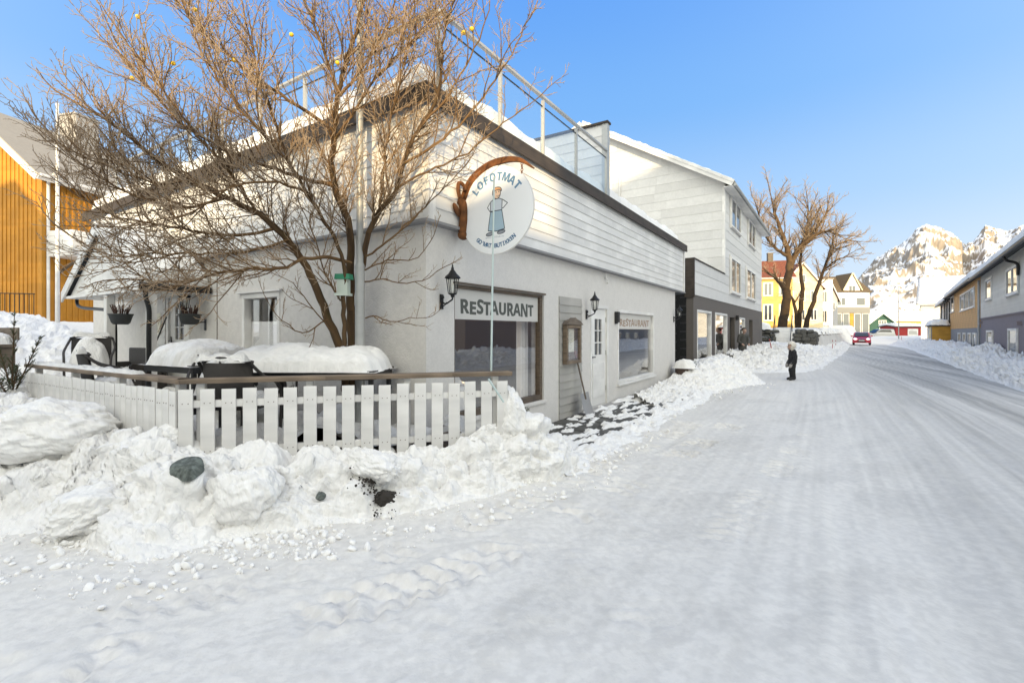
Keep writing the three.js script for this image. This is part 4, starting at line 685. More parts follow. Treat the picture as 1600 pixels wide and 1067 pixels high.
{ // sprig by the pole at the fence end
  const t = thing('evergreen_sprig', 'dark evergreen sprig between the fence end and the big window', 'branch', [P(797, 620, 5.35).x, 0.62, P(797, 620, 5.35).z]); const nd = [];
  for (let k = 0; k < 9; k++) { const d = V(rr(-0.4, 1), rr(0.1, 0.8), rr(-1, 0.4)).normalize(), l = rr(0.15, 0.3); nd.push(bar(V(0, 0, 0), d.clone().multiplyScalar(l), 0.005, 4, 0.003)); for (let q = 0; q < 60; q++) { const m = d.clone().multiplyScalar(l * rnd()), e = V(rr(-1, 1), rr(-1, 1), rr(-1, 1)).normalize().multiplyScalar(0.035).add(m); nd.push(bar(m, e, 0.003, 3, 0.001)); } } mesh('twigs', nd, M.needle, t); }
function patioTable(label, pos, turn, w, d, snowT, seed) {
  const t = thing('patio_table', label, 'table', pos, turn, 'snow covered patio tables');
  const top = []; for (let i = 0; i < 7; i++) top.push(cbx(-w / 2, w / 2, 0.71, 0.74, -d / 2 + i * d / 7 + 0.005, -d / 2 + (i + 1) * d / 7 - 0.005, 0.004)); top.forEach((g) => mesh('slat', g, M.darkWicker, t));
  mesh('apron', [bx(-w / 2 + 0.02, w / 2 - 0.02, 0.64, 0.708, -d / 2 + 0.02, -d / 2 + 0.045), bx(-w / 2 + 0.02, w / 2 - 0.02, 0.64, 0.708, d / 2 - 0.045, d / 2 - 0.02), bx(-w / 2 + 0.02, -w / 2 + 0.045, 0.64, 0.708, -d / 2 + 0.046, d / 2 - 0.046), bx(w / 2 - 0.045, w / 2 - 0.02, 0.64, 0.708, -d / 2 + 0.046, d / 2 - 0.046)], M.black, t);
  for (const a of [-1, 1]) for (const b of [-1, 1]) mesh('leg', cbx(a * (w / 2 - 0.05) - 0.025, a * (w / 2 - 0.05) + 0.025, 0, 0.638, b * (d / 2 - 0.05) - 0.025, b * (d / 2 - 0.05) + 0.025), M.black, t);
  const s = mesh('table_snow', snowCap(w + 0.06, d + 0.08, snowT, 0.025, 0.2, seed, 1.35, 0.2), M.snow, scene, true); s.position.set(pos[0], pos[1] + 0.735, pos[2]); s.rotation.y = turn; s.userData = { label: 'thick cushion of snow on ' + label.replace(/ under.*/, ''), category: 'snow' }; return t;
}
const fenceTurn = Math.atan2(-(FA[1] - FB[1]), FA[0] - FB[0]);
patioTable('long dark slatted patio table under the bare tree', [-4.92, DECK + 0.06, -3.32], fenceTurn * 0.62, 1.75, 0.72, 0.22, 2);
patioTable('square dark slatted patio table before the entrance', [-7.05, DECK + 0.06, -3.12], 0.1, 1.15, 0.85, 0.25, 6);
function wickerChair(label, pos, turn, snow = 0, arms = true, group = 'dark wicker patio chairs') {
  const t = thing('patio_chair', label, 'chair', pos, turn, group), mt = M.darkWicker;   // faces +z
  mesh('seat', cbx(-0.25, 0.25, 0.38, 0.42, -0.24, 0.25, 0.012), mt, t);
  const bg = new THREE.PlaneGeometry(0.5, 0.44, 14, 8), p = bg.attributes.position; for (let i = 0; i < p.count; i++) { const x = p.getX(i), y = p.getY(i); p.setXYZ(i, x, y + 0.64, -0.27 - 0.16 * (y + 0.22) + 1.7 * x * x); }
  const b2 = bg.clone(); b2.translate(0, 0, -0.025); mesh('backrest', [bg, b2], mt, t);
  const top = []; for (let i = 0; i <= 10; i++) { const x = -0.26 + 0.052 * i; top.push(V(x, 0.86 + 0.05 * (1 - (x / 0.26) ** 2), -0.345 + 1.7 * x * x)); }
  mesh('back_frame', tubeOf(top, 0.018, 20, 8), mt, t);
  for (const s of [-1, 1]) { if (arms) mesh('armrest', tubeOf([V(s * 0.26, 0.86, -0.29), V(s * 0.3, 0.72, -0.12), V(s * 0.3, 0.64, 0.1), V(s * 0.28, 0.55, 0.24), V(s * 0.27, 0.0, 0.25)], 0.017, 24, 7), mt, t); mesh('leg', bar(V(s * 0.24, 0, -0.3), V(s * 0.24, 0.4, -0.24), 0.016), mt, t); if (!arms) mesh('leg', bar(V(s * 0.24, 0, 0.24), V(s * 0.24, 0.4, 0.23), 0.016), mt, t); }
  if (snow) { const s = mesh('seat_snow', snowCap(0.5, 0.48, snow, 0.03, 0.3, pos[0], 0.9, 0.3), M.snow, t, true); s.position.y = 0.418; const s2 = mesh('back_snow', snowCap(0.5, 0.11, 0.07, 0.02, 0.3, pos[2], 1), M.snow, t, true); s2.position.set(0, 0.885, -0.31); }
  return t;
}
const dy = DECK + 0.05;
wickerChair('snow filled wicker chair pushed to the square table, beside the long table', [-6.2, dy, -2.95], 1.0, 0.34);
wickerChair('wicker chair with snow on its back between the two tables by the window', [-6.25, dy, -3.62], -2.4, 0.12);
wickerChair('wicker chair behind the square table facing the fence', [-7.2, dy, -3.75], 0.1, 0.2);
wickerChair('wicker chair at the fence side of the long table', [-5.1, dy, -2.66], fenceTurn * 0.62 + Math.PI, 0.1);
wickerChair('wicker chair at the window end of the long table', [-6.0, dy, -3.2 - 0.05], 1.9, 0.15);
wickerChair('light framed patio chair seen from behind by the side fence', [-8.35, dy, -2.55], 2.9, 0.08);
wickerChair('stacked looking chair half buried in snow near the spruce bundle', [-9.9, dy + 0.2, -2.75], 1.2, 0.35);
{ // low wicker lounge bench under the porch, and black crates
  const t = thing('wicker_bench', 'low dark wicker lounge bench against the wall under the porch', 'bench', [-11.0, dy, -3.68], 0.12);
  mesh('seat', cbx(-0.6, 0.6, 0.02, 0.36, -0.3, 0.3, 0.02), M.darkWicker, t); mesh('backrest', cbx(-0.6, 0.6, 0.362, 0.85, -0.3, -0.22, 0.02), M.darkWicker, t);
  for (const s of [-1, 1]) mesh('armrest', cbx(s > 0 ? 0.5 : -0.6, s > 0 ? 0.6 : -0.5, 0.362, 0.58, -0.218, 0.3, 0.02), M.darkWicker, t);
  const s = mesh('seat_snow', snowCap(0.95, 0.5, 0.10, 0.03, 0.4, 8, 1), M.snow, t, true); s.position.set(0, 0.36, 0.04);
  const c = thing('wicker_ottoman', 'low square dark wicker ottoman before the lounge bench', 'ottoman', [-9.9, dy, -3.05], 0.15); mesh('body', cbx(-0.35, 0.35, 0, 0.34, -0.25, 0.25, 0.02), M.darkWicker, c); const cs = mesh('snow_top', snowCap(0.6, 0.42, 0.05, 0.03, 0.4, 11, 1), M.snow, c, true); cs.position.y = 0.338;
  const br = thing('broom_handle', 'long black handled broom leaning on the wall under the porch', 'broom', [-10.55, dy, -3.72]); mesh('handle', bar(V(0, 0.12, 0.12), V(0.06, 1.45, -0.33), 0.014), M.black, br); mesh('brush', cbx(-0.15, 0.15, 0, 0.12, 0.06, 0.16, 0.01), M.black, br);
}
{ const t = thing('snowy_bench', 'wooden bench under deep snow on the slope by the yellow house', 'bench', [-12.3, 0.95, -2.0], 0.15); mesh('seat', cbx(-0.55, 0.55, 0.38, 0.43, -0.2, 0.2), M.greyWood, t); mesh('backrest', cbx(-0.55, 0.55, 0.5, 0.72, -0.24, -0.21), M.greyWood, t); for (const s of [-1, 1]) mesh('leg', cbx(s * 0.48 - 0.03, s * 0.48 + 0.03, -0.2, 0.379, -0.2, 0.2), M.greyWood, t); const c = mesh('seat_snow', snowCap(1.1, 0.5, 0.25, 0.04, 0.3, 12, 1), M.snow, t, true); c.position.y = 0.42; }
// galvanised street pole by the tree
{ const v = P(562, 560, 5.6), t = thing('street_pole', 'galvanised steel street pole rising beside the bare tree', 'pole', [v.x, 0, v.z]);
  mesh('lower_tube', cyl(0.055, 0.055, 2.35, 20), M.galv, t); mesh('upper_tube', cyl(0.040, 0.036, 6.2, 18).translate(0, 2.35, 0), M.galv, t); mesh('collar', cyl(0.058, 0.046, 0.05, 20).translate(0, 2.35, 0), M.galv, t); mesh('hatch', bx(-0.03, 0.03, 0.7, 0.95, 0.047, 0.06), M.galv, t);
  const f = P(537, 442, 5.5), b = thing('bird_feeder', 'small green and white bird feeder hung on the tree stem', 'bird feeder', [f.x, f.y, f.z], 0.5); mesh('roof', poly([[-0.09, 0.04], [0.09, 0.04], [0.08, 0.10], [-0.08, 0.10]], 0.12).translate(0, 0, 0.06), std(0.03, 0.22, 0.12, 0.6), b); mesh('tray', [bx(-0.06, 0.06, -0.12, 0.038, -0.04, 0.05), bx(-0.08, 0.08, -0.15, -0.121, -0.05, 0.09)], std(0.5, 0.56, 0.5, 0.6), b); mesh('perch', bar(V(-0.05, -0.19, 0.03), V(-0.05, -0.15, 0.03), 0.012), M.wood, b); }
// ───────── trees ─────────
class Wood {   // collects tapered tubes
  constructor() { this.p = []; this.n = []; this.u = []; this.i = []; }
  tube(pts, r0, r1, sides) {
    const base = this.p.length / 3, T = V(0, 0, 0), N = V(0, 0, 0), B = V(0, 0, 0); let ref = null, run = 0;
    for (let k = 0; k < pts.length; k++) {
      const a = pts[Math.max(0, k - 1)], b = pts[Math.min(pts.length - 1, k + 1)]; T.copy(b).sub(a).normalize();
      if (!ref) ref = Math.abs(T.y) < 0.9 ? V(0, 1, 0) : V(1, 0, 0);
      N.copy(ref).addScaledVector(T, -ref.dot(T)).normalize(); ref = N.clone(); B.crossVectors(T, N);
      if (k) run += pts[k].distanceTo(pts[k - 1]); const r = lerp(r0, r1, k / (pts.length - 1));
      for (let s = 0; s <= sides; s++) { const q = s / sides * 6.28319, c = Math.cos(q), d = Math.sin(q), nx = N.x * c + B.x * d, ny = N.y * c + B.y * d, nz = N.z * c + B.z * d; this.p.push(pts[k].x + nx * r, pts[k].y + ny * r, pts[k].z + nz * r); this.n.push(nx, ny, nz); this.u.push(s / sides * 0.3, run * 0.5); }
    }
    const w = sides + 1; for (let k = 0; k + 1 < pts.length; k++) for (let s = 0; s < sides; s++) { const a = base + k * w + s; this.i.push(a, a + 1, a + w, a + 1, a + w + 1, a + w); }
  }
  geo() { const g = new THREE.BufferGeometry(); g.setAttribute('position', new THREE.Float32BufferAttribute(this.p, 3)); g.setAttribute('normal', new THREE.Float32BufferAttribute(this.n, 3)); g.setAttribute('uv', new THREE.Float32BufferAttribute(this.u, 2)); g.setIndex(this.i); return g; }
}
const perp = (d) => { const a = V(rr(-1, 1), rr(-1, 1), rr(-1, 1)); a.addScaledVector(d, -a.dot(d)); return a.normalize(); };
function sprout(w, a, d, len, r, lvl, o) {   // wandering shoot with side shoots; twigs end in stubby spurs
  const n = lvl === 0 ? 9 : lvl === 1 ? 6 : 3, pts = [a.clone()], dir = d.clone(), tans = [];
  for (let i = 0; i < n; i++) { dir.addScaledVector(V(rr(-1, 1), rr(-1, 1), rr(-1, 1)), o.wander * (lvl ? 1.2 : 0.8)).addScaledVector(V(0, 1, 0), o.up * (lvl === 0 ? 0.6 : 1)).normalize(); const q = pts[i].clone().addScaledVector(dir, len / n); if (o.limit) o.limit(q); pts.push(q); tans.push(dir.clone()); }
  (lvl === 0 ? o.thick ?? w : w).tube(pts, r, Math.max(o.tip, r * 0.38), lvl === 0 ? 6 : lvl === 1 ? 4 : 3);
  if (lvl >= o.levels) return;
  const step = o.step[lvl]; let s = step * rr(0.5, 1.2);
  while (s < len) { const f = s / len * n, k = Math.min(n - 1, Math.floor(f)), c = pts[k].clone().lerp(pts[k + 1], f - k), q = tans[k].clone().multiplyScalar(Math.cos(o.angle)).addScaledVector(perp(tans[k]), Math.sin(o.angle)).normalize(); sprout(w, c, q, o.len[lvl + 1] * rr(0.45, 1.25) * (1 - 0.35 * s / len), Math.max(o.tip, Math.min(o.rad[lvl + 1], r * 0.7)), lvl + 1, o); s += step * rr(0.6, 1.5); }
}
{
  const t = thing('apple_tree', 'large bare apple tree with tangled branches and a few yellow apples', 'tree', [0, 0, 0]);
  const trunk = new Wood(), limbs = new Wood(), twigs = new Wood();
  const limit = (q) => { if (q.x < RX + 0.25 && q.y < 4.9 && q.z < RZ + 0.22) q.z = RZ + 0.22 + rr(0, 0.06); if (q.y < 0.9) q.y = 0.9; };
  const L = (list, r0, r1, o = {}) => {
    const c = new THREE.CatmullRomCurve3(list.map(([x, y, D]) => P(x, y, D)), false, 'centripetal'), len = c.getLength(), n = Math.max(10, Math.round(len / 0.10)), pts = c.getSpacedPoints(n).map((q, i) => { if (i > 0) q.add(V(rr(-1, 1), rr(-1, 1), rr(-1, 1)).multiplyScalar(0.013)); limit(q); return q; });
    (r0 > 0.035 ? trunk : limbs).tube(pts, r0 * (r0 > 0.035 ? 0.92 : 0.72), r1 * 0.75, r0 > 0.035 ? 12 : 8);
    const { from = 0.25, every = 0.05, size = 1, up = 0.10, levels = 2 } = o; let s = from * len;
    while (s < len) {
      const k = Math.min(n - 1, Math.floor(s / len * n)), c0 = pts[k], tan = pts[k + 1].clone().sub(pts[k]).normalize(), f = s / len;
      const q = tan.clone().multiplyScalar(0.72).addScaledVector(perp(tan), 0.72).addScaledVector(V(0, 1, 0), 0.25).normalize();
      sprout(twigs, c0, q, rr(0.35, 0.95) * size * (1 - 0.3 * f), Math.min(0.0072, lerp(r0, r1, f) * 0.6), 0, { thick: limbs, wander: 0.20, up, step: [0.062, 0.055], len: [0, 0.30 * size, 0.085], rad: [0, 0.0042, 0.003], tip: 0.0021, angle: 0.75, levels, limit });
      s += every * rr(0.6, 1.5);
    }
    const tip = pts[n].clone(), td = pts[n].clone().sub(pts[n - 2]).normalize(); sprout(twigs, tip, td, 0.6 * size, r1, 0, { thick: limbs, wander: 0.16, up, step: [0.062, 0.055], len: [0, 0.30 * size, 0.085], rad: [0, 0.0042, 0.003], tip: 0.0021, angle: 0.7, levels, limit });
  };
  // stems
  L([[540, 640, 5.84], [540, 560, 5.82], [530, 540, 5.78], [510, 490, 5.68], [484, 427, 5.5], [468, 401, 5.45], [431, 356, 5.3], [400, 332, 5.2], [352, 309, 5.05], [300, 283, 4.95], [240, 245, 4.9], [190, 205, 4.9], [130, 165, 4.9]], 0.066, 0.012, { from: 0.42 });
  L([[552, 640, 5.86], [550, 550, 5.84], [547, 464, 5.76], [547, 385, 5.62], [544, 348, 5.5], [529, 310, 5.45], [518, 264, 5.4], [524, 200, 5.35], [529, 142, 5.3], [543, 89, 5.25], [557, 43, 5.2], [567, -10, 5.2], [572, -80, 5.2]], 0.068, 0.013, { from: 0.4 });
  L([[556, 640, 5.88], [558, 540, 5.86], [566, 430, 5.74], [573, 378, 5.55], [593, 328, 5.32], [622, 292, 5.22], [632, 249, 5.15], [654, 203, 5.1], [682, 153, 5.05], [690, 100, 5.0], [695, 45, 5.0], [716, -30, 5.0]], 0.052, 0.010, { from: 0.45 });
  L([[545, 640, 5.6], [538, 550, 5.56], [536, 477, 5.5], [538, 427, 5.45], [528, 385, 5.35], [505, 340, 5.2], [480, 300, 5.05], [450, 250, 4.9], [430, 190, 4.8], [405, 120, 4.7], [385, 40, 4.7]], 0.036, 0.009, { from: 0.5 });
  // limbs
  L([[548, 411, 5.55], [510, 402, 5.3], [471, 406, 5.05], [436, 420, 4.9], [405, 419, 4.8], [340, 428, 4.75], [280, 440, 4.8], [200, 436, 4.9]], 0.03, 0.009, { from: 0.3, up: 0.05 });
  L([[520, 290, 5.42], [485, 282, 5.3], [440, 267, 5.2], [380, 245, 5.1], [300, 205, 5.0], [235, 140, 5.0], [190, 80, 5.0]], 0.032, 0.009, { from: 0.2 });
  L([[522, 205, 5.35], [475, 171, 5.2], [440, 150, 5.1], [380, 105, 5.0], [320, 55, 5.0], [275, 0, 5.0]], 0.03, 0.009, { from: 0.2 });
  L([[529, 145, 5.3], [510, 90, 5.2], [490, 40, 5.1], [470, -30, 5.1]], 0.024, 0.009, { from: 0.15 });
  L([[531, 150, 5.3], [570, 100, 5.3], [600, 50, 5.3], [625, -20, 5.3]], 0.024, 0.009, { from: 0.15 });
  L([[524, 215, 5.35], [556, 170, 5.2], [585, 125, 5.1], [640, 70, 5.0], [690, 20, 5.0]], 0.022, 0.008, { from: 0.2 });
  L([[352, 309, 5.05], [300, 322, 4.9], [250, 318, 4.85], [190, 296, 4.8], [120, 250, 4.8], [85, 215, 4.8]], 0.022, 0.008, { from: 0.15 });
  L([[431, 356, 5.3], [380, 366, 5.1], [310, 362, 4.95], [240, 350, 4.9], [170, 335, 4.85], [120, 300, 4.85]], 0.026, 0.008, { from: 0.2, up: 0.06 });
  L([[450, 375, 5.35], [400, 390, 5.1], [330, 396, 4.9], [250, 396, 4.8], [180, 400, 4.75], [140, 385, 4.7]], 0.022, 0.008, { from: 0.2, up: 0.05 });
  L([[400, 332, 5.2], [360, 270, 4.9], [310, 215, 4.7], [260, 150, 4.6], [215, 90, 4.6]], 0.024, 0.008, { from: 0.15 });
  L([[300, 283, 4.95], [240, 285, 4.8], [170, 262, 4.7], [110, 235, 4.7]], 0.018, 0.007, { from: 0.1 });
  L([[480, 300, 5.05], [430, 285, 4.8], [370, 290, 4.6], [300, 330, 4.5], [240, 345, 4.5]], 0.02, 0.007, { from: 0.15 });
  L([[450, 250, 4.9], [400, 200, 4.7], [350, 140, 4.6], [310, 70, 4.6], [290, 10, 4.6]], 0.02, 0.007, { from: 0.1 });
  L([[632, 255, 5.15], [680, 225, 5.05], [736, 175, 4.95], [771, 128, 4.9], [800, 85, 4.85], [826, 28, 4.85]], 0.022, 0.007, { from: 0.2, every: 0.14, size: 0.8 });
  L([[622, 292, 5.22], [680, 262, 5.05], [736, 236, 4.9], [775, 200, 4.85], [838, 156, 4.8]], 0.018, 0.006, { from: 0.25, every: 0.15, size: 0.7 });
  L([[654, 203, 5.1], [700, 150, 5.0], [735, 90, 4.95], [760, 25, 4.9], [770, -30, 4.9]], 0.018, 0.006, { from: 0.2, every: 0.14, size: 0.8 });
  L([[593, 328, 5.32], [600, 260, 5.2], [610, 190, 5.1], [625, 120, 5.0], [640, 60, 5.0], [650, 0, 5.0]], 0.022, 0.007, { from: 0.2 });
  L([[572, 400, 5.45], [610, 375, 5.2], [650, 335, 5.05], [690, 300, 4.95], [715, 270, 4.9]], 0.018, 0.006, { from: 0.2, every: 0.15, size: 0.7 });
  L([[570, 422, 5.5], [610, 406, 5.2], [649, 403, 5.05], [672, 380, 5.0]], 0.014, 0.005, { from: 0.15, size: 0.55, every: 0.15 });
  L([[570, 440, 5.5], [602, 437, 5.25], [628, 443, 5.15], [660, 438, 5.05], [682, 424, 5.0]], 0.013, 0.005, { from: 0.2, size: 0.5, every: 0.16 });
  L([[571, 497, 5.55], [589, 495, 5.35], [610, 503, 5.25], [636, 498, 5.15], [662, 498, 5.05]], 0.012, 0.004, { from: 0.25, size: 0.45, every: 0.18 });
  L([[510, 500, 5.58], [470, 520, 5.3], [440, 500, 5.2], [415, 470, 5.15]], 0.013, 0.004, { from: 0.2, size: 0.5, every: 0.13 });
  L([[520, 520, 5.6], [480, 470, 5.35], [455, 440, 5.25], [430, 430, 5.2]], 0.013, 0.004, { from: 0.2, size: 0.5, every: 0.13 });
  L([[532, 470, 5.5], [505, 420, 5.3], [490, 370, 5.2], [470, 320, 5.1]], 0.014, 0.005, { from: 0.1, size: 0.6 });
  mesh('trunk', trunk.geo(), M.bark, t, true); mesh('limbs', limbs.geo(), M.limb, t, true); const tw = mesh('crown', twigs.geo(), M.twig, t, true); tw.userData.label = 'mass of fine reddish brown twigs';
  console.log('tree tris', (trunk.i.length + limbs.i.length + twigs.i.length) / 3);
  for (const [x, y, D] of [[215, 26, 4.98], [304, 15, 4.98], [330, 0, 5], [486, 20, 5.1], [455, 54, 5.05], [225, 77, 5], [270, 99, 4.95], [365, 94, 4.9], [206, 122, 4.9], [724, 51, 4.9], [737, 45, 4.9], [527, 98, 5.1]]) { const a = mesh('apple', new THREE.SphereGeometry(0.024, 12, 9).scale(1, 0.92, 1), M.apple, t); a.position.copy(P(x, y, D)); }
}
function streetTree(label, stems, o) {
  const t = thing('street_tree', label, 'tree', [0, 0, 0], 0, 'bare trees on the garden terrace'), trunk = new Wood(), limbs = new Wood(), twigs = new Wood();
  for (const [list, r0, r1, from, size] of stems) {
    const c = new THREE.CatmullRomCurve3(list.map(([x, y, D]) => P(x, y, D)), false, 'centripetal'), len = c.getLength(), n = Math.max(8, Math.round(len / 0.5)), pts = c.getSpacedPoints(n).map((q, i) => (i ? q.add(V(rr(-1, 1), rr(-1, 1), rr(-1, 1)).multiplyScalar(0.06)) : q));
    (r0 > 0.2 && from > 0.4 ? trunk : limbs).tube(pts, r0, r1, r0 > 0.13 ? 12 : 7); let s = from * len;
    const shoot = (a, d, f) => sprout(twigs, a, d, rr(1.3, 3.0) * size, Math.min(0.055, lerp(r0, r1, f) * 0.7), 0, { thick: limbs, wander: 0.17, up: 0.06, step: [0.24, 0.2], len: [0, 1.15 * size, 0.5], rad: [0, 0.022, 0.014], tip: 0.011, angle: 0.7, levels: 2 });
    while (s < len) { const k = Math.min(n - 1, Math.floor(s / len * n)), tan = pts[k + 1].clone().sub(pts[k]).normalize(); shoot(pts[k], tan.clone().multiplyScalar(0.75).addScaledVector(perp(tan), 0.7).addScaledVector(V(0, 1, 0), 0.15).normalize(), s / len); s += 0.3 * rr(0.6, 1.5); }
    shoot(pts[n], pts[n].clone().sub(pts[n - 1]).normalize(), 1);
  }
  mesh('trunk', trunk.geo(), M.darkBark, t, true); mesh('limbs', limbs.geo(), M.bark, t, true); mesh('crown', twigs.geo(), M.twig, t, true);
}
streetTree('thick bare tree with a knotty dark trunk above the stone wall', [
  [[[1221, 530, 46], [1222, 512, 46], [1229, 470, 46], [1228, 445, 46], [1235, 420, 46]], 0.44, 0.32, 0.99, 0.3],
  [[[1234, 425, 46], [1232, 395, 46], [1222, 365, 46], [1212, 335, 46], [1205, 310, 46]], 0.3, 0.07, 0.2, 1],
  [[[1235, 420, 46], [1245, 395, 46], [1262, 375, 45], [1290, 362, 45], [1312, 368, 44]], 0.26, 0.06, 0.2, 1],
  [[[1236, 412, 46], [1255, 380, 46], [1262, 350, 46], [1262, 320, 46]], 0.2, 0.05, 0.2, 1],
  [[[1231, 400, 46], [1205, 380, 45], [1190, 350, 45], [1182, 320, 45]], 0.16, 0.05, 0.2, 0.9],
  [[[1228, 452, 46], [1214, 435, 45], [1198, 425, 45]], 0.26, 0.1, 0.5, 0.6],
  [[[1255, 385, 46], [1285, 345, 45], [1300, 325, 45]], 0.13, 0.05, 0.1, 0.9]], {});
streetTree('slender forked bare tree beside the thick one', [
  [[[1247, 520, 48], [1246, 508, 48], [1242, 475, 48], [1232, 455, 48]], 0.22, 0.1, 0.7, 0.6], [[[1249, 520, 48], [1249, 505, 48], [1254, 450, 48], [1251, 410, 48], [1256, 380, 48], [1270, 340, 48]], 0.27, 0.05, 0.55, 0.8]], {});
streetTree('leaning slim bare tree nearest the gabled white house', [
  [[[1258, 522, 47], [1261, 505, 47], [1272, 470, 47], [1285, 430, 47], [1297, 395, 47], [1305, 365, 47]], 0.26, 0.06, 0.5, 0.9], [[[1290, 420, 47], [1310, 405, 46], [1335, 400, 46]], 0.1, 0.04, 0.1, 0.7], [[[1297, 395, 47], [1318, 378, 46], [1345, 378, 46]], 0.1, 0.04, 0.1, 0.7]], {});
// ───────── houses ─────────
// local frame: front wall at z = 0 facing +z, x from 0 to w, body back to z = -d; ridge 'along' x or 'across' (gable on the front)
function houseBody(t, w, d, h, ridge, rise, mat, roofMat, o = {}) {
  const { y0 = -0.6, over = 0.3, thick = 0.14, snow = 0, lower = 0, lowMat = mat, trim = M.white } = o;
  const body = ridge === 'across' ? poly([[0, lower || y0], [w, lower || y0], [w, h], [w / 2, h + rise], [0, h]], d) : poly([[0, lower || y0], [d, lower || y0], [d, h], [d / 2, h + rise], [0, h]], w).rotateY(Math.PI / 2).translate(w, 0, 0);
  mesh('wall', body, mat, t);
  if (lower) mesh('lower_wall', bx(0.001, w - 0.001, y0, lower - 0.002, -d + 0.001, -0.001), lowMat, t);
  const half = (ridge === 'across' ? w : d) / 2, L = Math.hypot(half, rise) * (1 + over / half), a = Math.atan2(rise, half), len = (ridge === 'across' ? d : w) + 2 * over;
  for (const s of [-1, 1]) {
    const r = mesh('roof', new THREE.BoxGeometry(L, thick, len).translate(s * L / 2, thick / 2 + 0.01, 0), roofMat, t);
    const place = (m) => { if (ridge === 'across') { m.position.set(w / 2, h + rise, -d / 2); m.rotation.z = -s * a; } else { m.position.set(w / 2, h + rise, -d / 2); m.rotation.order = 'YXZ'; m.rotation.y = -Math.PI / 2; m.rotation.z = -s * a; } };
    place(r);
    if (snow) { const sc = snowCap(L - 0.04, len - 0.04, snow, Math.max(0.12, L / 40), 0.3, w + s, 1).translate(s * L / 2, thick + 0.012, 0); mesh('roof_snow', sc, M.snow, r, true); }
    if (o.rake) mesh('rake_board', [new THREE.BoxGeometry(L, 0.2, 0.04).translate(s * L / 2, thick / 2 - 0.06, len / 2 + 0.021), new THREE.BoxGeometry(L, 0.2, 0.04).translate(s * L / 2, thick / 2 - 0.06, -len / 2 - 0.021), new THREE.BoxGeometry(0.04, 0.17, len).translate(s * (L + 0.021), thick / 2 - 0.02, 0)], trim, r);
  }
}
function chimney(t, x, y, z, w, h, mat = M.concrete) { const c = mesh('chimney', cbx(x - w / 2, x + w / 2, y, y + h, z - w / 2, z + w / 2, 0.02), mat, t); mesh('cap', bx(x - w / 2 - 0.05, x + w / 2 + 0.05, y + h + 0.002, y + h + 0.08, z - w / 2 - 0.05, z + w / 2 + 0.05), M.concrete, c); return c; }
const ribs = (x0, x1, y0, y1, z, pitch = 0.19, w = 0.05, t = 0.022) => { const g = []; for (let x = x0 + pitch / 2; x < x1; x += pitch) g.push(bx(x - w / 2, x + w / 2, y0, y1, z, z + t)); return g; };
const stuffPart = (m) => { m.userData.kind = 'stuff'; return m; };
